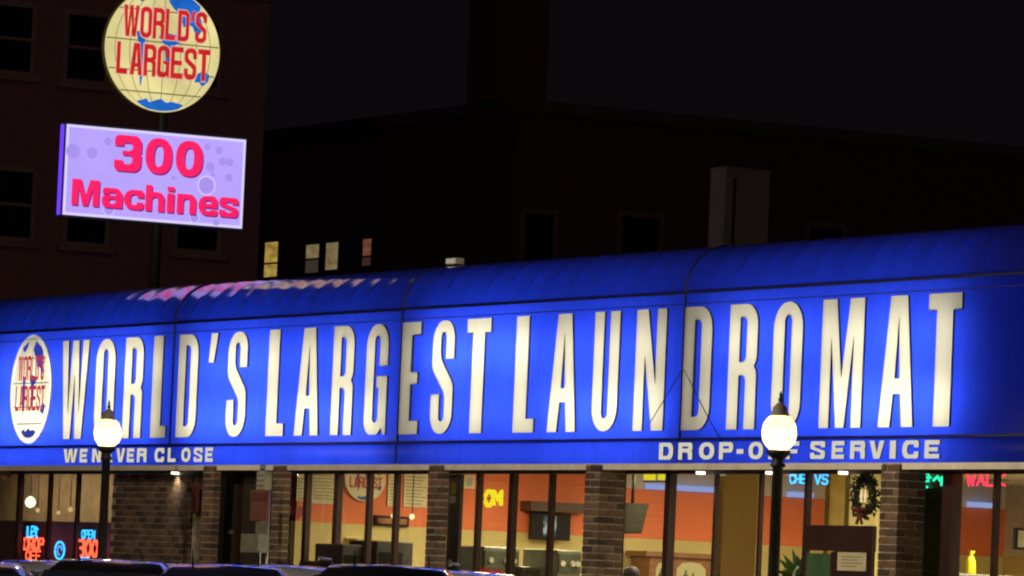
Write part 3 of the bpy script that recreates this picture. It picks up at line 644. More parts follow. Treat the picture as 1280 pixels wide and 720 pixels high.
# the globe
(gy0, _), (gy1, _) = sign_px(130, 68), sign_px(275, 74)
gcy, grad = (gy0 + gy1) / 2, (gy1 - gy0) / 2
gb = sign_px(203, 141)[1]; GRZ = 0.815; gcz = gb + GRZ
E_CREAM = emit('globe_cream', (0.82, 0.71, 0.31), 0.97, .22, 1.6); E_BLUE = emit('globe_blue', (0.015, 0.15, 0.62), 0.9, .25, 5); E_RED2 = emit('globe_red', (0.66, 0.02, 0.02), 0.95, .2, 6); E_LINE = emit('globe_line', (0.24, 0.20, 0.08), 0.8); E_HALO = emit('globe_halo', (0.85, 0.50, 0.42), 0.9)
rings = []
for (f, x) in ((0.90, XS - .14), (0.985, XS - .12), (1.0, XS - .09), (1.0, XS - .02), (0.995, XS - .006)):
    rings.append([(x, gcy + grad * f * math.cos(2 * math.pi * i / 72), gcz + GRZ * f * math.sin(2 * math.pi * i / 72)) for i in range(72)])
par(MB().loft(rings).build('globe_case', mat('yellowed_rim', (.35, .30, .12), .5), py_))
gd = par(link('globe_face', place2d(fill([circ(gcy, gcz, grad * .992, GRZ * .992, 72)]), lambda x, y: (XS - .004, x, y)), E_CREAM, py_))
globe(gd, lambda u, v, l: (XS - .004 + .0012 * l, gcy + u * grad * .99, gcz + v * GRZ * .99), E_CREAM, E_BLUE, E_RED2, E_LINE, E_HALO)

# ------------------------------------------------------------------ street lamps
def street_lamp(px, label):
    p = on_y(px, 541, -1.6)
    t = thing('street_lamp', label, 'street lamp', (p.x, -1.6, 0.14), 0, 'globe lamps along the pavement')
    zc = p.z - 0.14
    MB().lathe([(0.16, 0), (0.16, 0.12), (0.12, 0.2), (0.10, 0.5), (0.075, 0.58), (0.058, 0.7), (0.048, zc - 0.32), (0.07, zc - 0.31), (0.07, zc - 0.29), (0.05, zc - 0.27), (0.06, zc - 0.22)], 18).build('post', M_BLACK, t)
    MB().lathe([(0.06, zc - .235), (0.105, zc - .20), (0.115, zc - .165), (0.09, zc - .155)], 18).build('collar', M_BLACK, t)
    prof = [(0.088, -.155), (0.12, -.125), (0.152, -.075), (0.163, 0.0), (0.155, .06), (0.135, .105), (0.105, .14), (0.085, .155)]
    MB().lathe([(r, zc + z_) for r, z_ in prof], 28).build('lamp_globe', lamp_shell, t)
    MB().lathe([(0.088, zc + .152), (0.088, zc + .17), (0.07, zc + .20), (0.066, zc + .235), (0.03, zc + .27), (0.012, zc + .285)], 18).build('cap', mat('lamp_cap', (.30, .27, .2), .5), t)
    MB().lathe([(0.014, zc + .28), (0.024, zc + .31), (0.010, zc + .33), (0.016, zc + .345), (0.003, zc + .385)], 10).build('finial', M_BLACK, t)
    MB().lathe([(0.004, zc - .06), (0.022, zc - .055), (0.036, zc - .02), (0.034, zc + .01), (0.02, zc + .032), (0.003, zc + .036)], 14).build('bulb', emit('lamp_bulb', (1.0, 0.96, 0.82), 14), t)
    L = bpy.data.lights.new('street_lamp_bulb', 'POINT'); L.energy = 70; L.color = (1, .84, .56); L.shadow_soft_size = 0.075
    lo = bpy.data.objects.new('street_lamp_bulb', L); COL.objects.link(lo); lo.location = (0, 0, zc - .02); lo.parent = t
    return t
m, n, l = new_mat('lamp_shell')
o_ = n.new('ShaderNodeOutputMaterial'); tr = n.new('ShaderNodeBsdfTranslucent'); tp = n.new('ShaderNodeBsdfTransparent'); mxs = n.new('ShaderNodeMixShader')
tr.inputs[0].default_value = (0.150, 0.122, 0.066, 1); tp.inputs[0].default_value = (1, .95, .82, 1); mxs.inputs[0].default_value = 0.38
l.new(tr.outputs[0], mxs.inputs[1]); l.new(tp.outputs[0], mxs.inputs[2]); l.new(mxs.outputs[0], o_.inputs[0]); lamp_shell = m
street_lamp(134.5, 'lit globe street lamp on a black post in front of the lettering WE NEVER CLOSE')
street_lamp(974, 'lit globe street lamp on a black post in front of the lettering DROP-OFF SERVICE')

# tall road light on the near side of the road (its head hangs out of the picture)
t = thing('road_light', 'tall grey road light with a curved arm on the near side of the road', 'street lamp', (6.0, -17.5, .02))
MB().lathe([(.14, 0), (.14, .3), (.10, .4), (.06, 8.6)], 14).build('pole', M_GREYM, t)
MB().tube([(0, 0, 8.5), (0, .3, 8.9), (0, 1.0, 9.1), (0, 1.9, 9.15)], [.055, .05, .045, .04], 10).build('arm', M_GREYM, t)
MB().loft([[(x_ * w_, 1.85 + y_, 9.12 + z_) for x_, z_ in ((-1, 0), (-.7, .09), (.7, .09), (1, 0), (.6, -.05), (-.6, -.05))] for y_, w_ in ((0, .06), (.2, .15), (.6, .15), (.75, .08))]).build('lamp_head', M_GREYM, t)
boxo('lens', (-.1, 2.05, 9.02), (.1, 2.45, 9.06), emit('road_light_lens', (1, .82, .55), 12), t)
L = bpy.data.lights.new('road_light_lamp', 'POINT'); L.energy = 4300; L.color = (1, .80, .55); L.shadow_soft_size = .12
lo = bpy.data.objects.new('road_light_lamp', L); COL.objects.link(lo); lo.location = (0, 2.25, 8.88); lo.parent = t

# ------------------------------------------------------------------ neon signs in the windows
NEON = {'red': emit('neon_red', (1.0, 0.07, 0.03), 4.5), 'cyan': emit('neon_cyan', (0.03, 0.38, 1.0), 3.2), 'yellow': emit('neon_yellow', (1.0, 0.80, 0.02), 1.2), 'green': emit('neon_green', (0.02, 0.70, 0.34), 1.8), 'pinkred': emit('neon_pink_red', (1.0, 0.03, 0.08), 2.6), 'blue': emit('neon_blue', (0.05, 0.32, 1.0), 2.0)}
STK = {'L': [[(0, 1), (0, 0), (1, 0)]], 'e': [[(0, .5), (1, .5), (.9, 1), (.1, 1), (0, .5), (.1, 0), (.9, .1)]], 't': [[(.4, 1), (.4, .1), (.8, 0)], [(0, .75), (.9, .75)]], 'D': [[(0, 0), (0, 1), (.7, 1), (1, .7), (1, .3), (.7, 0), (0, 0)]],
       'R': [[(0, 0), (0, 1), (.8, 1), (1, .8), (.8, .5), (0, .5)], [(.45, .5), (1, 0)]], 'O': [[(.3, 0), (0, .3), (0, .7), (.3, 1), (.7, 1), (1, .7), (1, .3), (.7, 0), (.3, 0)]], 'P': [[(0, 0), (0, 1), (.8, 1), (1, .8), (.8, .5), (0, .5)]],
       'F': [[(0, 0), (0, 1), (1, 1)], [(0, .5), (.8, .5)]], 'E': [[(1, 0), (0, 0), (0, 1), (1, 1)], [(0, .5), (.8, .5)]], 'N': [[(0, 0), (0, 1), (1, 0), (1, 1)]], '3': [[(0, 1), (.8, 1), (1, .75), (.7, .52), (.3, .52)], [(.7, .52), (1, .25), (.8, 0), (0, 0)]],
       '0': [[(.3, 0), (0, .3), (0, .7), (.3, 1), (.7, 1), (1, .7), (1, .3), (.7, 0), (.3, 0)]], 'M': [[(0, 0), (0, 1), (.5, .4), (1, 1), (1, 0)]], 'V': [[(0, 1), (.5, 0), (1, 1)]], 'W': [[(0, 1), (.25, 0), (.5, .8), (.75, 0), (1, 1)]], 'A': [[(0, 0), (.5, 1), (1, 0)], [(.25, .4), (.75, .4)]],
       'K': [[(0, 0), (0, 1)], [(1, 1), (0, .45), (1, 0)]], 'C': [[(1, .8), (.7, 1), (.3, 1), (0, .7), (0, .3), (.3, 0), (.7, 0), (1, .2)]], 'S': [[(1, .85), (.7, 1), (.2, 1), (0, .75), (.2, .52), (.8, .48), (1, .25), (.8, 0), (.3, 0), (0, .15)]],
       'I': [[(.5, 0), (.5, 1)]], 'G': [[(1, .8), (.7, 1), (.3, 1), (0, .7), (0, .3), (.3, 0), (1, 0), (1, .45), (.6, .45)]], 'U': [[(0, 1), (0, .2), (.3, 0), (.7, 0), (1, .2), (1, 1)]], 'T': [[(.5, 0), (.5, 1)], [(0, 1), (1, 1)]],
       '8': [[(.1, .72), (.1, 1), (.8, 1), (.8, .45), (.1, .45), (.1, .72), (1, .72)], [(.45, .45), (.3, .1), (.1, 0)], [(.45, 1.05), (.45, .1), (.7, 0)]], 'r': [[(0, .5), (.4, .8), (.6, .5), (1, .75)], [(.8, .8), (.8, .1)]], 'H': [[(0, 0), (0, 1)], [(1, 0), (1, 1)], [(0, .5), (1, .5)]], 'Y': [[(0, 1), (.5, .5), (1, 1)], [(.5, .5), (.5, 0)]], ' ': []}
def neon(label, rows, Y, name='neon_sign'):
    """rows: (text, x0, x1, ytop, ybottom, colour); tubes bent along the letters, on wire standoffs"""
    p0 = on_y((rows[0][1] + rows[0][2]) / 2, rows[-1][4], Y)
    t = thing(name, label, 'neon sign', p0)
    for text, xa, xb, yt, yb, colr in rows:
        a, b = on_y(xa, (yt + yb) / 2, Y), on_y(xb, (yt + yb) / 2, Y); zt, zb = on_y((xa + xb) / 2, yt, Y).z, on_y((xa + xb) / 2, yb, Y).z
        step = (b.x - a.x) / max(1, len(text)); h = zt - zb; r = min(0.020, h * 0.10, step * .13) * (1.6 if colr == 'yellow' else 1)
        for i, ch in enumerate(text):
            for st in STK[ch]:
                MB().tube([(a.x + (i + .08 + .78 * u) * step - p0.x, 0, zb + v * h - p0.z) for u, v in st], r, 6).build('neon_tube', NEON[colr], t)
        MB().tube([(a.x - p0.x, .03, (zb + zt) / 2 - p0.z), (b.x - p0.x, .03, (zb + zt) / 2 - p0.z)], 0.005, 5).build('support_wire', M_DARK, t)
    return t
NY = GY + 0.06
neon('red and blue neon window sign reading Let DROP OFF at far left', [('Let', 34, 48, 658, 671, 'cyan'), ('DROP', 30, 55, 673, 687, 'red'), ('OFF', 32, 51, 689, 700, 'red')], NY)
neon('red and blue neon window sign reading OPEN 300 beside the brick wall', [('OPEN', 102, 119, 663, 673, 'cyan'), ('300', 98, 123, 676, 695, 'red'), ('WE', 94, 112, 697, 706, 'cyan')], NY)
p0 = on_y(75, 700, NY); t = thing('neon_sign', 'small round blue neon emblem between the two neon window signs', 'neon sign', p0)
ca = on_y(74.5, 688, NY); rx, rz = 0.145, 0.11
MB().tube([(ca.x - p0.x + rx * math.cos(a), 0, ca.z - p0.z + rz * math.sin(a)) for a in [2 * math.pi * i / 24 for i in range(25)]], 0.014, 6).build('neon_tube', NEON['cyan'], t)
MB().tube([(ca.x - p0.x + rx * .45 * math.cos(a), 0, ca.z - p0.z + rz * .5 * math.sin(a)) for a in [2 * math.pi * i / 16 for i in range(13)]], 0.012, 6).build('neon_tube', NEON['blue'], t)
neon('yellow neon sign with two fat letters behind the third window bay', [('OM', 606, 628, 614, 632, 'yellow')], NY + .05)
neon('cyan blue neon lettering at the top of the door glass', [('CHE', 987, 1008, 593, 604, 'cyan'), ('VS', 1018, 1036, 593, 605, 'cyan')], NY)
neon('green neon sign hanging in the dark glass right of the pier', [('8r', 1149, 1182, 592, 609, 'green')], GY - .03)
neon('red neon WALK sign at the top of the rightmost window', [('WALK', 1208, 1258, 593, 607, 'pinkred')], NY)
# yellow lit tiles at the top of the fourth bay
p0 = on_y(820, 600, NY); t = thing('lit_yellow_sign', 'small glowing yellow two-panel sign hung at the window head', 'sign', p0)
for a, b in ((804, 817), (822, 834)):
    A, B = on_y(a, 600, NY), on_y(b, 591, NY); boxo('lit_panel', (A.x - p0.x, 0, A.z - p0.z), (B.x - p0.x, .03, on_y(b, 591.5, NY).z - p0.z), emit('lit_yellow', (1.0, .85, .02), .95), t, .004)
boxo('rail', (on_y(803, 600, NY).x - p0.x, 0.005, -.02), (on_y(835, 600, NY).x - p0.x, .025, -.008), M_DARK, t)

# ------------------------------------------------------------------ on and along the end wall of the big room
def wall_box(name, x0, x1, y0, y1, m, parent, d0=0.0, d1=0.04, X=XE):
    """a flat-backed box hung on the plane X, given by its pixel box"""
    ym = (y0 + y1) / 2; xm = (x0 + x1) / 2
    return boxo(name, (X + d0, on_x(x0, ym, X).y, on_x(xm, y1, X).z), (X + d1, on_x(x1, ym, X).y, on_x(xm, y0, X).z), m, parent)
def board(label, x0, x1, y0, y1, rows, cat='menu board', name='price_board'):
    t = thing(name, label, cat, (0, 0, 0))
    wall_box('panel', x0, x1, y0, y1, M_PAPER, t, 0.001, 0.03)
    k = 0; y = y0 + 5
    while y < y1 - 3:
        wall_box('text_line', x0 + 2, x1 - 2 - 3 * (k % 3), y, y + 1.3, mat('board_print', (.30, .27, .14), .8), t, 0.031, 0.033); y += 4.2; k += 1
    return t
board('cream price board hung next to the pier at the left of the orange wall', 369, 382, 580, 626, 8)
board('wide cream price board left of the round globe sign on the orange wall', 388, 421, 580, 630, 9)
board('tall narrow cream board right of the round globe sign', 484, 499, 578, 633, 9)
board('cream board with two columns beside the third pier', 504, 533, 578, 634, 9)
t = thing('wall_globe_sign', 'round cream globe sign on the orange wall inside the window', 'sign', (0, 0, 0))
c0 = on_x(454.5, 598, XE); rr0 = (on_x(480, 598, XE).y - on_x(429, 598, XE).y) / 2
M_GC = mat('globe_sign_cream', (.78, .70, .45), .6, vary=.05); M_GR = mat('globe_sign_red', (.55, .05, .03), .6); M_GB = mat('globe_sign_blue', (.05, .12, .35), .6)
MB().loft([[(XE + dx, c0.y + rr0 * math.cos(2 * math.pi * i / 40), c0.z + rr0 * math.sin(2 * math.pi * i / 40)) for i in range(40)] for dx in (0.002, 0.05)]).build('disc', M_GC, t)
globe(t, lambda u, v, l: (XE + .05 + .001 * l, c0.y + u * rr0 * .97, c0.z + v * rr0 * .97), M_GC, M_GB, M_GR, M_GC)
def framed(name, label, cat, x0, x1, y0, y1, m_in, X=XE, m_f=None):
    t = thing(name, label, cat, (0, 0, 0)); m_f = m_f or M_DARK
    wall_box('frame', x0, x1, y0, y1, m_f, t, 0.002, 0.05, X)
    wall_box('picture', x0 + 3, x1 - 3, y0 + 3, y1 - 3, m_in, t, 0.051, 0.055, X)
    return t
framed('picture_frame', 'long dark framed panel on the orange wall below the boards', 'picture', 467, 509, 645, 658, mat('brown_print', (.35, .14, .06), .6))
framed('notice_frame', 'small cream notice near the top of the third bay', 'notice', 578, 591, 594, 611, mat('grey_notice', (.4, .38, .26), .7), XE, M_PAPER)
framed('picture_frame', 'small framed picture on the tan wall at the right edge', 'picture', 1266, 1284, 660, 687, mat('grey_notice', (.4, .38, .26), .7), 2.2)
# shelf and television in the third bay
t = thing('wall_shelf', 'dark wall shelf above the television in the third window bay', 'shelf', (0, 0, 0))
wall_box('board', 650, 727, 628, 640, mat('dark_shelf', (.08, .04, .025), .5), t, 0.002, 0.28)
wall_box('bracket', 676, 680, 640, 646, M_DARK, t, 0.002, 0.2)
def screen_mat():
    m, n, l = new_mat('tv_picture'); o = n.new('ShaderNodeOutputMaterial'); e = n.new('ShaderNodeEmission'); v = n.new('ShaderNodeTexNoise'); r = n.new('ShaderNodeValToRGB'); tc = n.new('ShaderNodeTexCoord')
    v.inputs['Scale'].default_value = 9; l.new(tc.outputs['Object'], v.inputs['Vector']); l.new(v.outputs['Fac'], r.inputs[0])
    r.color_ramp.elements[0].position = .42; r.color_ramp.elements[0].color = (.05, .07, .07, 1); r.color_ramp.elements[1].position = .6; r.color_ramp.elements[1].color = (.5, .5, .47, 1)
    l.new(r.outputs[0], e.inputs[0]); l.new(e.outputs[0], o.inputs[0]); return m
t = thing('television', 'flat television showing a grey picture under the dark wall shelf', 'television', (0, 0, 0))
wall_box('body', 656, 705, 641, 675, M_DARK, t, 0.10, 0.16)
wall_box('screen', 671, 687, 644, 671, screen_mat(), t, 0.161, 0.165)
wall_box('wall_mount', 674, 686, 650, 662, M_DARK, t, 0.001, 0.10)
t = thing('television', 'dark tilted television hung beside the middle brick pier', 'television', (0, 0, 0))
A, B, C_, D_ = [on_x(x, y, -1.0) for x, y in ((776, 628), (811, 630), (802, 667), (776, 667))]
MB().poly([A, B, C_, D_], (-0.07, 0, 0.0)).build('body', M_DARK, t)
MB().poly([p + (Vector((A + B + C_ + D_)) / 4 - p) * .10 + Vector((.004, 0, 0)) for p in (A, B, C_, D_)], (0.003, 0, 0)).build('screen', mat('dark_screen', (.03, .027, .018), .25, spec=.25), t)
MB().tube([(A + B) / 2 + Vector((-.05, 0, 0)), Vector((-1.05, ((A + B) / 2).y, 2.80))], 0.02).build('ceiling_mount', M_DARK, t)
# hutch with two glowing arched niches, in the fourth bay
t = thing('display_cabinet', 'brown wooden display cabinet with glowing arched niches in the fourth bay', 'cabinet', (0, 0, 0))
XH = XE + 0.5
wall_box('carcass', 808, 894, 696, 905, M_WOOD, t, -0.45, 0.0, XH)
wall_box('cornice', 805, 897, 691, 697, M_WOOD, t, -0.45, 0.05, XH)
for a, b in ((820, 836), (846, 882)):
    ya, yb = on_x(a, 710, XH).y, on_x(b, 710, XH).y; zt = on_x((a + b) / 2, 703, XH).z
    arch = [(ya, 1.2), (yb, 1.2), (yb, zt - .08), ((ya + yb) / 2 + (yb - ya) * .3, zt - .01), ((ya + yb) / 2, zt), ((ya + yb) / 2 - (yb - ya) * .3, zt - .01), (ya, zt - .08)]
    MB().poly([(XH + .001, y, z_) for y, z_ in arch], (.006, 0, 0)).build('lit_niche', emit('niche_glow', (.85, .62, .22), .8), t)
    for k in range(3): MB().lathe([(.03, 0), (.045, .05), (.03, .12), (.012, .14), (.012, .18)], 10, (XH + .05, ya + (yb - ya) * (.25 + .25 * k), 1.62 - .03 * k)).build('ornament', mat('dark_green_ornament', (.05, .09, .03), .5), t)
# machines: change / vending cabinets and washers behind the glass
def machine(name, label, cat, x0, x1, ytop, X, depth, m_b, face, zb=0.16):
    ya, yb = on_x(x0, ytop, X).y, on_x(x1, ytop, X).y; zt = on_x((x0 + x1) / 2, ytop, X).z
    t = thing(name, label, cat, (X - depth / 2, (ya + yb) / 2, zb))
    w = yb - ya; h = zt - zb
    boxo('body', (-depth / 2, -w / 2, 0), (depth / 2, w / 2, h), m_b, t, 0.015)
    face(t, depth / 2, w, h)
    return t
def vend_face(t, x, w, h):
    boxo('front_glass', (x + .001, -w * .42, h * .45), (x + .012, w * .2, h * .93), mat('black_glass', (.012, .012, .012), .12), t)
    boxo('coin_panel', (x + .001, w * .26, h * .45), (x + .014, w * .44, h * .85), mat('panel_grey', (.07, .06, .05), .5), t)
    boxo('delivery_flap', (x + .001, -w * .35, h * .1), (x + .014, w * .15, h * .22), M_DARK, t)
M_VB = mat('brown_black_cabinet', (.020, .013, .011), .4)
machine('vending_machine', 'dark vending machine behind the second and third mullions of the globe sign bay', 'vending machine', 428, 470, 681, -4.3, .7, M_VB, vend_face)
machine('vending_machine', 'taller dark vending machine with a stepped top left of the third pier', 'vending machine', 471, 517, 677, -4.1, .7, M_VB, vend_face)
machine('change_machine', 'low dark change machine left of the vending machines', 'change machine', 398, 427, 702, -4.6, .5, M_VB, vend_face)
def washer_face(t, x, w, h):
    boxo('control_panel', (x + .001, -w * .46, h * .86), (x + .02, w * .46, h * .975), mat('washer_panel', (.09, .10, .06), .5), t)
    for k in (-.3, .12, .32): MB().loft([[(x + dx, w * k + r * math.cos(2 * math.pi * i / 14), h * .915 + r * math.sin(2 * math.pi * i / 14)) for i in range(14)] for dx, r in ((.021, .035), (.04, .03))]).build('dial', mat('white_dial', (.75, .72, .6), .5), t)
    MB().loft([[(x + dx, r * math.cos(2 * math.pi * i / 24), h * .5 + r * math.sin(2 * math.pi * i / 24)) for i in range(24)] for dx, r in ((.001, w * .36), (.05, w * .36), (.05, w * .27), (.02, w * .25))]).build('door', M_GREYM, t)
M_WASH = mat('washer_steel', (.22, .23, .17), .4, metal=.4)
machine('washing_machine', 'greyish washing machine with white dials behind the yellow neon bay', 'washing machine', 604, 650, 684, -2.2, .8, M_WASH, washer_face)
machine('washing_machine', 'low grey washing machine under the television', 'washing machine', 654, 692, 709, -2.0, .8, M_WASH, washer_face)
machine('washing_machine', 'grey green washing machine against the left side of the middle pier', 'washing machine', 697, 727, 688, -1.6, .8, M_WASH, washer_face)
# red poinsettia on a stand in front of the washer
p = on_x(613, 716, -1.2)
t = thing('poinsettia', 'bright red poinsettia pot plant in the yellow neon bay', 'plant', (p.x, p.y, .16))
hz = p.z - .16
boxo('stand', (-.15, -.15, 0), (.15, .15, hz - .32), M_WOOD, t, .01)
MB().lathe([(.08, hz - .32), (.12, hz - .14), (.125, hz - .13), (.10, hz - .13)], 16).build('pot', mat('pot_foil', (.3, .2, .1), .4), t)
lf = MB()
for k in range(46):
    a = random.uniform(0, 6.28); e = random.uniform(-.2, 1.2); r = random.uniform(.08, .17); d = Vector((math.cos(a) * math.cos(e), math.sin(a) * math.cos(e), math.sin(e)))
    c = Vector((0, 0, hz - .10)); s_ = d.orthogonal().normalized() * .04
    lf.bm.faces.new([lf.bm.verts.new(v) for v in (c + d * r * .3, c + d * r * .7 + s_, c + d * r * 1.2, c + d * r * .7 - s_)])
lf.build('bracts', mat('red_bracts', (.75, .03, .05), .5), t)
# green plant by the door
p = on_x(1000, 716, 3.2)
t = thing('potted_plant', 'leafy green potted plant just inside left of the entrance door', 'plant', (p.x, p.y, .16)); hz = p.z - .16
boxo('stand', (-.12, -.12, 0), (.12, .12, hz - .25), M_WOOD, t, .01)
MB().lathe([(.07, hz - .25), (.12, hz - .06), (.13, hz - .05), (.10, hz - .05)], 16).build('pot', mat('gold_pot', (.35, .25, .08), .4), t)
lf = MB()
for k in range(70):
    a = random.uniform(0, 6.28); e = random.uniform(.1, 1.4); r = random.uniform(.12, .34); d = Vector((math.cos(a) * math.cos(e), math.sin(a) * math.cos(e), math.sin(e)))
    c = Vector((0, 0, hz - .06)); s_ = d.orthogonal().normalized() * .03
    lf.bm.faces.new([lf.bm.verts.new(v) for v in (c, c + d * r * .6 + s_, c + d * r, c + d * r * .6 - s_)])
lf.build('leaves', mat('plant_green', (.06, .16, .03), .5), t)
# wreath with bow and two candles on the door glass
p = on_y(1082, 620, GY - .05); q = (on_y(1098, 620, GY).x - on_y(1066, 620, GY).x) / 2
t = thing('wreath', 'green Christmas wreath with a red bow hanging at the right pier', 'wreath', p)
tor = MB()
for k in range(520):
    a = random.uniform(0, 6.28); d = Vector((math.cos(a) * .17, random.uniform(-.05, .03), math.sin(a) * .17)); n_ = Vector((random.gauss(0, 1), random.gauss(0, .6), random.gauss(0, 1))).normalized()
    s_ = n_.orthogonal().normalized() * .012; c = d * random.uniform(.82, 1.15)
    tor.bm.faces.new([tor.bm.verts.new(v) for v in (c, c + n_ * .03 + s_, c + n_ * .065, c + n_ * .03 - s_)])
tor.build('greenery', mat('wreath_green', (.022, .032, .012), .8), t)
MB().tube([(.16 * math.cos(a), 0, .16 * math.sin(a)) for a in [2 * math.pi * i / 24 for i in range(25)]], .022, 6).build('ring', mat('wreath_green', (.05, .085, .03), .7), t)
bow = MB()
for s_ in (-1, 1):
    bow.tube([(0, -.06, -.17), (s_ * .05, -.07, -.12), (s_ * .11, -.07, -.13), (s_ * .10, -.06, -.19), (0, -.06, -.18)], .018, 6)
    bow.tube([(0, -.06, -.18), (s_ * .05, -.06, -.27)], .016, 6)
bow.build('bow', mat('red_ribbon', (.20, .03, .02), .7), t)
for s_ in (-.03, .04): MB().lathe([(.009, -.06), (.012, .0), (.008, .05), (.001, .07)], 8, (s_, -.03, 0)).build('candle', emit('candle_bulb', (1, .75, .4), .9), t)
MB().tube([(0, 0, .16), (0, 0, .36)], .004, 5).build('hanger', M_DARK, t)
# yellow wet floor sign on a counter at the right
XC = 5.3
p = on_x(1213, 718, XC)
t = thing('counter', 'dark service counter behind the rightmost windows', 'counter', (XC, p.y, .16))
boxo('body', (-.3, -.7, 0), (.3, .7, p.z - .16 - .04), M_DARK, t, .01); boxo('top', (-.33, -.73, p.z - .16 - .039), (.33, .73, p.z - .16), M_GREYM, t, .008)
t = thing('yellow_bottle', 'bright yellow spray bottle standing on the counter at right', 'bottle', (XC, p.y, p.z))
MB().lathe([(.05, 0), (.052, .02), (.05, .12), (.032, .17), (.018, .19), (.018, .21)], 14).build('body', mat('yellow_plastic', (.85, .62, .01), .4), t)
boxo('cap', (-.02, -.02, .205), (.02, .03, .235), mat('yellow_plastic', (.85, .62, .01), .4), t, .006)
# imitated sconce reflection and three pendant bulbs of the left room, round globe by the left edge
def pendant(name, label, px, py, r, colr, s, Y=1.2):
    p = on_y(px, py, Y); t = thing(name, label, 'lamp', p)
    MB().lathe([(.002, -r), (r * .7, -r * .7), (r, 0), (r * .75, r * .7), (r * .3, r * 1.05), (.004, r * 1.1)], 16).build('shade', emit(name + '_glow_%s' % px, colr, s), t)
    MB().tube([(0, 0, r), (0, 0, 2.80 - p.z)], .006, 5).build('cord', M_DARK, t)
pendant('sconce_reflection', 'bright glowing shade imitating a wall sconce reflection in the far left window', 38, 628, .075, (1, .93, .62), 2.2)  # glowing shade stands in for a wall sconce mirrored in the glass
pendant('pendant_lamp', 'small warm pendant bulb just right of the bright sconce reflection', 47, 638, .028, (1, .72, .3), .9)
pendant('pendant_lamp', 'small warm pendant bulb in the second left window', 73, 641, .028, (1, .72, .3), .8)
pendant('pendant_lamp', 'thin warm pendant bulb at the edge of the second left window', 88, 637, .034, (1, .72, .3), .8)
p = on_y(7, 593, .2); t = thing('wall_globe_lamp', 'dull brown unlit ball lamp under the awning at the left edge', 'lamp', p)
MB().lathe([(.005, -.08), (.05, -.065), (.08, 0), (.055, .062), (.03, .075)], 16).build('shade', mat('amber_glass', (.35, .2, .1), .3), t)
boxo('arm', (-.02, -.02, .07), (.02, .02, 2.812 - p.z), M_DARK, t)
pendant('pendant_lamp', 'small glowing bulb in front of the dark framed panel', 492, 645, .034, (1, .80, .42), 1.6, 1.6)
pendant('pendant_lamp', 'small glowing bulb next to the third pier beside the framed panel', 515, 646, .034, (1, .80, .42), 1.6, 1.6)
pendant('table_lamp', 'bright bare bulbs low in the bay left of the globe sign', 402, 671, .05, (1, .88, .5), 2.0, 1.5)
t = thing('red_wall_ornament', 'dull red heart-shaped ornament low on the orange wall beside the second pier', 'ornament', on_x(369, 640, XE))
MB().poly([(.01, .11 * math.sin(a) ** 3 * 1.1, .10 * (.81 * math.cos(a) - .31 * math.cos(2 * a) - .12 * math.cos(3 * a))) for a in [2 * math.pi * i / 24 for i in range(24)]], (.03, 0, 0)).build('heart', mat('ornament_red', (.35, .03, .02), .5), t)
boxo('hook', (0, -.01, .06), (.02, .01, .12), M_DARK, t)
t = thing('lit_shelf', 'yellow lit shelf above the dark vending machine in the globe sign bay', 'shelf', (0, 0, 0))
wall_box('board', 431, 462, 674, 678, mat('shelf_yellow', (.5, .36, .08), .5), t, 0.0, 0.3)
wall_box('glow_strip', 432, 461, 671, 673, emit('shelf_glow', (1, .72, .2), .8), t, 0.0, 0.05)
# red poster on the wall edge
t = thing('red_poster', 'dull red poster beside the fourth pier from the right', 'poster', on_y(244, 640, .30))
A, B = on_y(239, 640, .30), on_y(250, 605, .30)
boxo('sheet', (A.x - t.location.x, -.006, A.z - t.location.z), (B.x - t.location.x, -.001, B.z - t.location.z), mat('dull_red_print', (.14, .028, .02), .7), t)

# ------------------------------------------------------------------ no-parking sign and box on a post; electric meter on the pier
def Yp(x, y): return on_y(x, y, -.6)
p = Yp(326, 712); t = thing('parking_sign', 'red parking sign above a grey box on twin posts before the second pier', 'sign', (p.x, -.6, .14))
def sb(name, x0, x1, y0, y1, m_, d=.02, off=0):
    a, b = Yp(x0, y1), Yp(x1, y0); zt, zb = Yp((x0 + x1) / 2, y0).z, Yp((x0 + x1) / 2, y1).z
    return boxo(name, (a.x - p.x, -d - off, zb - .14), (b.x - p.x, -off, zt - .14), m_, t, .003)
sb('sign_plate', 314, 337, 613, 651, mat('faded_red_sign', (.22, .065, .055), .6))
sb('sign_band', 315, 336, 615, 626, mat('dark_red_sign', (.14, .022, .018), .6), .006, .021)
sb('lower_plate', 321, 336, 652, 668, mat('dull_plate', (.22, .20, .14), .6))
sb('control_box', 314, 337, 668, 691, mat('grey_box_paint', (.25, .25, .19), .6), .14)
for a in (323, 332):
    b = Yp(a, 700); MB().tube([(b.x - p.x, .012, 0), (b.x - p.x, .012, 2.35)], .016, 8).build('post', M_GREYM, t)
p = on_y(334, 600, .03); t = thing('electric_meter', 'pale grey utility meter box high on the second pier', 'meter', p)
boxo('box', (-.10, -.09, -.12), (.10, 0.015, .10), mat('meter_paint', (.42, .42, .34), .5), t, .01)
for k in range(3): boxo('band', (-.105, -.096, -.08 + .06 * k), (.105, -.091, -.06 + .06 * k), mat('meter_band', (.15, .15, .12), .5), t)
MB().tube([(.03, -.03, -.12), (.03, -.03, -.55)], .012, 8).build('conduit', mat('meter_paint', (.42, .42, .34), .5), t)
MB().lathe([(.05, 0), (.05, .07), (.03, .08)], 14, (-.03, -.03, .10)).build('meter_dial', M_GREYM, t)

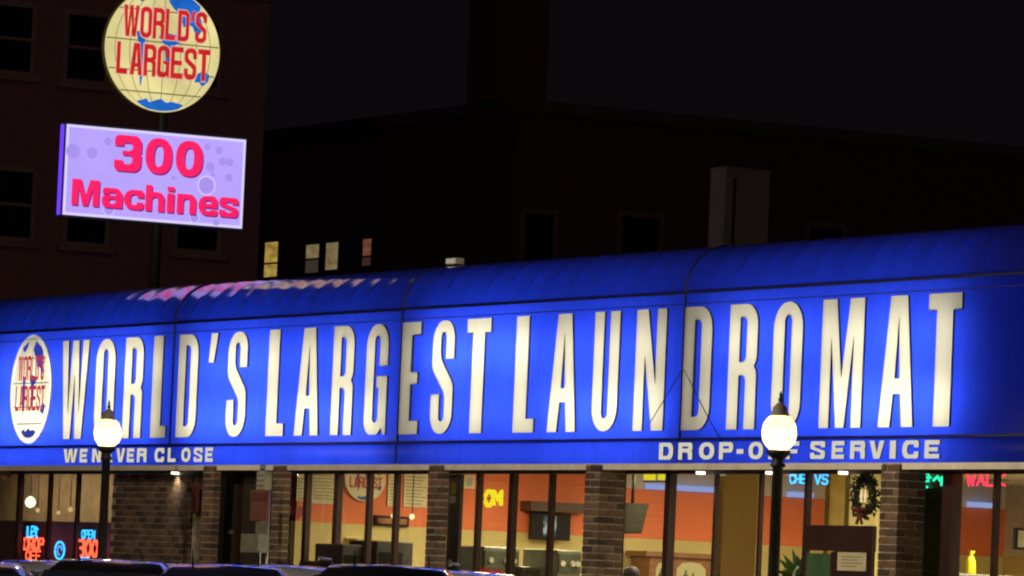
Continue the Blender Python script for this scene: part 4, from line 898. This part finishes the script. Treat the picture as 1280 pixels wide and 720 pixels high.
# ------------------------------------------------------------------ a customer inside: only the head clears the sill of the picture
def person(px, py, X, label, shirt):
    top = on_x(px, py, X); H = top.z - .16
    t = thing('person', label, 'person', (top.x, top.y, .16), R(100)); s_ = H / 1.78
    bm = bmesh.new(); sk = bm.verts.layers.skin.verify()
    J = {'pel': (0, 0, .95, .14, .11), 'waist': (0, 0, 1.10, .135, .10), 'chest': (0, 0, 1.32, .17, .115), 'neck': (0, 0, 1.50, .055, .055), 'head0': (0, .01, 1.58, .068, .075), 'head1': (0, .015, 1.68, .078, .095), 'head2': (0, .01, 1.735, .05, .06),
         'lsh': (-.19, 0, 1.42, .06, .06), 'lel': (-.25, .02, 1.13, .045, .045), 'lwr': (-.22, .16, .95, .032, .032), 'lha': (-.20, .24, .93, .035, .018), 'rsh': (.19, 0, 1.42, .06, .06), 'rel': (.25, .02, 1.13, .045, .045), 'rwr': (.22, .16, .95, .032, .032), 'rha': (.20, .24, .93, .035, .018),
         'lhi': (-.10, 0, .90, .085, .085), 'lkn': (-.11, .02, .50, .06, .06), 'lan': (-.11, 0, .09, .042, .042), 'lto': (-.12, .16, .035, .04, .03), 'rhi': (.10, 0, .90, .085, .085), 'rkn': (.11, .02, .50, .06, .06), 'ran': (.11, 0, .09, .042, .042), 'rto': (.12, .16, .035, .04, .03)}
    V = {}
    for k, (x, y, z_, a, b) in J.items():
        V[k] = bm.verts.new((x * s_, y * s_, z_ * s_)); V[k][sk].radius = (a * s_, b * s_)
    V['pel'][sk].use_root = True
    for a, b in ('pel waist', 'waist chest', 'chest neck', 'neck head0', 'head0 head1', 'head1 head2', 'chest lsh', 'lsh lel', 'lel lwr', 'lwr lha', 'chest rsh', 'rsh rel', 'rel rwr', 'rwr rha', 'pel lhi', 'lhi lkn', 'lkn lan', 'lan lto', 'pel rhi', 'rhi rkn', 'rkn ran', 'ran rto') and [e_.split() for e_ in ('pel waist', 'waist chest', 'chest neck', 'neck head0', 'head0 head1', 'head1 head2', 'chest lsh', 'lsh lel', 'lel lwr', 'lwr lha', 'chest rsh', 'rsh rel', 'rel rwr', 'rwr rha', 'pel lhi', 'lhi lkn', 'lkn lan', 'lan lto', 'pel rhi', 'rhi rkn', 'rkn ran', 'ran rto')]:
        bm.edges.new((V[a], V[b]))
    me = bpy.data.meshes.new('body'); bm.to_mesh(me); bm.free()
    o = link('body', me, shirt, t); o.modifiers.new('skin', 'SKIN').use_smooth_shade = True; o.modifiers.new('sub', 'SUBSURF').levels = 1; o.modifiers['sub'].render_levels = 2
    MB().lathe([(.02, 1.60), (.085, 1.62), (.103, 1.68), (.09, 1.745), (.05, 1.775), (.004, 1.785)], 18, (0, -.01, 0)).build('hair', mat('black_hair', (.012, .010, .009), .6), t).scale = (s_, s_, s_)
    return t
person(789, 708, -0.5, 'person with short black hair standing behind the middle pier, only the head in view', mat('dark_clothes', (.03, .03, .04), .8))

# ------------------------------------------------------------------ parked cars, seen end-on: just their roofs rise into the picture
def car(label, px, py, Y, paint, suv=False, rz=None, name='parked_car'):
    top = on_y(px, py, Y); H = top.z - .02
    k = H / (1.62 if suv else 1.50)
    t = thing(name, label, 'car', (top.x, Y, .02), R(150) if rz is None else rz, 'cars parked in rows along the kerb')
    # side outline stations: (x, half width low, half width belt, bottom z, belt z)
    st = [(-2.25, .70, .66, .42, .72), (-2.18, .84, .80, .28, .84), (-1.6, .90, .88, .24, .92), (-.6, .91, .89, .22, .95), (.6, .91, .89, .22, .95), (1.2, .90, .88, .24, .93), (1.9, .86, .82, .26, .80), (2.2, .72, .66, .34, .66)] if not suv else \
         [(-2.25, .74, .72, .45, .80), (-2.18, .88, .86, .34, 1.00), (-1.6, .93, .91, .30, 1.04), (-.6, .94, .92, .28, 1.04), (.6, .94, .92, .28, 1.03), (1.2, .93, .90, .30, 1.02), (1.9, .90, .86, .34, .96), (2.22, .76, .70, .44, .80)]
    rings = []
    for x, wl, wb, zb, zt in st:
        rings.append([(x, -wl * .9, zb), (x, -wl, zb + .12), (x, -wl * 1.01, (zb + zt) / 2), (x, -wb, zt - .06), (x, -wb * .86, zt), (x, wb * .86, zt), (x, wb, zt - .06), (x, wl * 1.01, (zb + zt) / 2), (x, wl, zb + .12), (x, wl * .9, zb)])
    sc = lambda q: [[(x, y, z_ * k) for x, y, z_ in r] for r in q]
    MB().loft(sc(rings)).build('body', paint, t)
    zr = 1.62 if suv else 1.50; zb = .98 if suv else .90
    cab = [(-2.0 if suv else -1.75, .70, zb, zb + .02), (-1.78 if suv else -1.15, .60, zb, zr - .10), (-1.4 if suv else -.8, .55, zb, zr - .02), (-.4, .55, zb, zr), (.25, .55, zb, zr - .03), (.55, .58, zb, zr - .12), (1.25, .70, zb, zb + .02)]
    gl = []
    for x, w, z0, z1 in cab:
        h = z1 - z0
        gl.append([(x, -.86, z0), (x, -.86 + (.86 - w) * .5, z0 + h * .5), (x, -w, z0 + h * .88), (x, -w * .86, z0 + h * .985), (x, 0, z0 + h * 1.01), (x, w * .86, z0 + h * .985), (x, w, z0 + h * .88), (x, .86 - (.86 - w) * .5, z0 + h * .5), (x, .86, z0)])
    MB().loft(sc(gl)).build('cabin', paint, t)
    gm = mat('car_glass', (.010, .012, .02), .06, spec=.8)
    def quad(name_, pts, m_, off):
        MB().poly([(x, y, z_ * k) for x, y, z_ in pts], off).build(name_, m_, t)
    xr0, xr1 = cab[0][0], cab[1][0]
    zr1 = zr - .13
    quad('rear_window', [(xr0 + .0, -.68, zb + .07), (xr0 + .0, .68, zb + .07), (xr1 - .015, .58, zr1), (xr1 - .015, -.58, zr1)], gm, (-.012, 0, .012))
    quad('windscreen', [(1.24, -.68, zb + .05), (1.24, .68, zb + .05), (.60, .56, zr1), (.60, -.56, zr1)], gm, (.012, 0, .012))
    for s_ in (-1, 1):
        quad('side_window', [(-1.0, s_ * .855, zb + .06), (-.05, s_ * .855, zb + .06), (-.05, s_ * .70, zr - .13), (-.9, s_ * .70, zr - .14)], gm, (0, s_ * .012, .004))
        quad('side_window', [(.03, s_ * .855, zb + .06), (.95, s_ * .855, zb + .06), (.45, s_ * .70, zr - .17), (.03, s_ * .70, zr - .13)], gm, (0, s_ * .012, .004))
        quad('tail_light', [(-2.235, s_ * .50, zb - .22), (-2.235, s_ * .80, zb - .22), (-2.21, s_ * .80, zb - .06), (-2.21, s_ * .50, zb - .06)], mat('tail_light_red', (.35, .01, .01), .25), (-.03, 0, 0))
        quad('headlight', [(2.12, s_ * .45, .55), (2.05, s_ * .76, .56), (2.0, s_ * .76, .68), (2.10, s_ * .45, .68)], mat('headlight_clear', (.5, .5, .5), .15), (.06, 0, 0))
        MB().box((.75, s_ * .90, (zb + .02) * k), (.95, s_ * 1.06, (zb + .15) * k)).bevel(.03).build('mirror', paint, t)
        for xw in (-1.35, 1.38):
            wz = .33
            w = MB().loft([[(xw + r * math.cos(2 * math.pi * i / 24), s_ * y, wz + r * math.sin(2 * math.pi * i / 24)) for i in range(24)] for r, y in ((.29, .70), (.325, .72), (.33, .80), (.325, .90), (.24, .925))]).build('wheel', mat('tyre_rubber', (.015, .015, .015), .8), t)
            MB().loft([[(xw + r * math.cos(2 * math.pi * i / 24), s_ * y, wz + r * math.sin(2 * math.pi * i / 24)) for i in range(24)] for r, y in ((.23, .926), (.21, .94), (.06, .945))]).build('rim', M_GREYM, w)
    MB().tube([(-.75, .3, (zr - .03) * k), (-.85, .3, (zr + .12) * k)], [.012, .004], 6).build('aerial', M_DARK, t)
    if suv:
        for s_ in (-1, 1): MB().tube([(-1.45, s_ * .56, zr * k), (-1.4, s_ * .56, (zr + .03) * k), (.1, s_ * .56, (zr + .03) * k), (.2, s_ * .55, (zr - .01) * k)], .015, 6).build('roof_rail', M_GREYM, t)
    boxo('number_plate', (-2.275, -.26, .62 * k), (-2.255, .26, .74 * k), mat('plate_white', (.6, .6, .58), .5), t)
    boxo('bumper', (-2.33, -.78, .38 * k), (-2.2, .78, .55 * k), M_DARK, t, .03)
    return t
def paint(name, c, r=.3): return mat(name, c, r, metal=.35, vary=.04, spec=.6, coat=1.0)
P_BLK = paint('black_car_paint', (.006, .006, .009)); P_SIL = paint('silver_car_paint', (.42, .43, .46)); P_NAV = paint('navy_car_paint', (.010, .012, .04)); P_WHT = paint('white_car_paint', (.70, .70, .68))
car('silver car roof under the neon signs, left of the black car', 67, 701, -3.6, P_SIL)
car('silver car roof in the gap between the black and dark blue cars', 222, 705, -3.6, P_SIL)
car('silver blue car with curved bright roof in front of the globe sign bay', 368, 707, -3.6, P_SIL)
car('cream white car roof in front of the narrow dark door', 580, 714, -3.6, P_WHT)
car('black car roof cut by the left edge of the picture', -30, 701, -5.7, P_BLK)
car('black car with a bright roof edge below the red and blue OPEN 300 neon', 148, 700, -5.7, P_BLK)
car('dark blue car with lavender glints on its roof by the side doors', 290, 706, -5.7, P_NAV)
car('black off-road car with roof rails in front of the vending machines', 492, 707, -5.7, P_BLK, True)

# ------------------------------------------------------------------ dark buildings behind
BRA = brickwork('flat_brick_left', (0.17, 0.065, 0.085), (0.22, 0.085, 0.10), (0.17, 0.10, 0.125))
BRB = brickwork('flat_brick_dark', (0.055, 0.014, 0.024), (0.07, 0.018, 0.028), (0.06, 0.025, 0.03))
M_WFR = mat('old_window_frame', (.19, .115, .12), .7); M_NGL = mat('night_window_glass', (.012, .010, .014), .12)
XA, YA = -47.91, 20.0
A = thing('brick_apartment_house', 'tall reddish brick apartment house with dark windows behind the pylon sign', 'building', (XA - 6, 15, 0))
def rel(o, base): o.matrix_parent_inverse = Matrix.Translation(Vector(base.location) * -1); return o
rel(boxo('wall', (XA - 14, 9.0, 0), (XA, YA, 13.4), BRA, A), A)
rel(boxo('cornice', (XA - 14.1, 8.9, 13.4), (XA + .12, YA + .1, 13.75), M_WFR, A), A)
def winA(x0, x1, y0, y1):
    a, b = on_x(x0, (y0 + y1) / 2, XA), on_x(x1, (y0 + y1) / 2, XA); zt, zb = on_x((x0 + x1) / 2, y0, XA).z, on_x((x0 + x1) / 2, y1, XA).z
    w = rel(boxo('window', (XA - .02, a.y - .12, zb - .1), (XA + .05, b.y + .12, zt + .12), M_WFR, A), A)
    for q0, q1 in ((zb, (zb + zt) / 2 - .03), ((zb + zt) / 2 + .03, zt)):
        boxo('pane', (XA + .045, a.y, q0), (XA + .054, b.y, q1), M_NGL, w)
    boxo('sill', (XA + .0, a.y - .2, zb - .2), (XA + .14, b.y + .2, zb - .101), M_WFR, w)
for q in ((-14, 38, 214, 296), (84, 131, 226, 303), (222, 271, 235, 312), (84, 131, 20, 100), (222, 271, 30, 108), (-14, 38, 8, 88)): winA(*q)
YB = 32.0
XB = on_y(640, 300, YB).x
B = thing('dark_brick_house', 'dark brick house with lit windows and a chimney behind the awning', 'building', (XB - 12, YB + 8, 0))
zr = on_y(500, 158, YB).z
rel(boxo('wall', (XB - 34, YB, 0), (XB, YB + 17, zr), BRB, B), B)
rel(boxo('cornice', (XB - 34.1, YB - .15, zr), (XB + .15, YB + 17.1, zr + .3), mat('dark_cornice', (.05, .03, .035), .8), B), B)
cA, cB = on_x(618, 100, XB - .6), on_x(684, 100, XB - .6)
rel(boxo('chimney', (XB - 2.0, cA.y, zr + .3), (XB - .6, cB.y, zr + 5), BRB, B), B)
def lit_win(x0, x1, y0, y1, mats, split=.45):
    a, b = on_y(x0, (y0 + y1) / 2, YB), on_y(x1, (y0 + y1) / 2, YB); zt, zb = on_y((x0 + x1) / 2, y0, YB).z, on_y((x0 + x1) / 2, y1, YB).z
    w = rel(boxo('window', (a.x - .1, YB - .03, zb - .08), (b.x + .1, YB + .02, zt + .08), mat('dark_window_frame', (.03, .015, .02), .7), B), B)
    n = len(mats)
    for i, m_ in enumerate(mats):
        q0 = zb if i == 0 else zb + (zt - zb) * split + .05; q1 = zb + (zt - zb) * split if i == 0 and n > 1 else zt
        boxo('pane', (a.x, YB - .04, q0), (b.x, YB - .031, q1), m_, w)
    return w
Ey = emit('lit_window_yellow', (.50, .33, .07), .75, .5, 2.2, (1, 1, 3)); Eg = emit('lit_window_dull', (.27, .20, .09), .7, .4, 2.0, (1, 1, 3)); Ed = emit('lit_window_dim', (.055, .040, .030), .7); Eo = emit('lit_window_orange', (.20, .075, .04), .7, .45, 2.5, (1, 1, 3)); Eo2 = emit('lit_window_orange_dim', (.06, .025, .02), .7)
w = lit_win(332.5, 348, 303, 346, [Ey, Ey], .36)
lit_win(384, 399.5, 306, 341, [Ed, Eg]); lit_win(409, 423.5, 303.5, 337, [Eg]); lit_win(455, 465, 299, 332, [Eo2, Eo], .3)
def winB(x0, x1, y0, y1):
    a, b = on_x(x0, (y0 + y1) / 2, XB), on_x(x1, (y0 + y1) / 2, XB); zt, zb = on_x((x0 + x1) / 2, y0, XB).z, on_x((x0 + x1) / 2, y1, XB).z
    w = rel(boxo('window', (XB - .02, a.y - .14, zb - .1), (XB + .05, b.y + .14, zt + .14), mat('dim_window_frame', (.10, .055, .06), .7), B), B)
    boxo('pane', (XB + .045, a.y, zb), (XB + .056, b.y, zt), M_NGL, w)
for q in ((655, 690, 268, 330), (776, 822, 272, 330), (1010, 1050, 285, 345)): winB(*q)
# pale roof hatch box on the laundromat roof
YH = 5.0
xa, xb_ = on_y(886, 280, YH).x, on_y(905, 280, YH).x; yb_ = on_x(960, 280, xb_).y
zt = on_y(905, 211, YH).z
t = thing('roof_hatch', 'pale box-shaped roof hatch standing behind the blue awning', 'roof hatch', ((xa + xb_) / 2, YH + .4, 4.6))
rel(boxo('walls', (xa, YH, 4.6), (xb_, yb_, zt), mat('pale_cladding', (.050, .041, .044), .8, vary=.15, scale=3), t), t)
rel(boxo('lid', (xa - .01, YH - .01, zt + .001), (xb_ + .01, yb_ + .01, zt + .025), mat('pale_cladding', (.050, .041, .044), .8), t), t)
rel(boxo('door', (xb_ + .001, YH + .1, 4.62), (xb_ + .015, YH + .12, zt - .1), M_DARK, t), t)
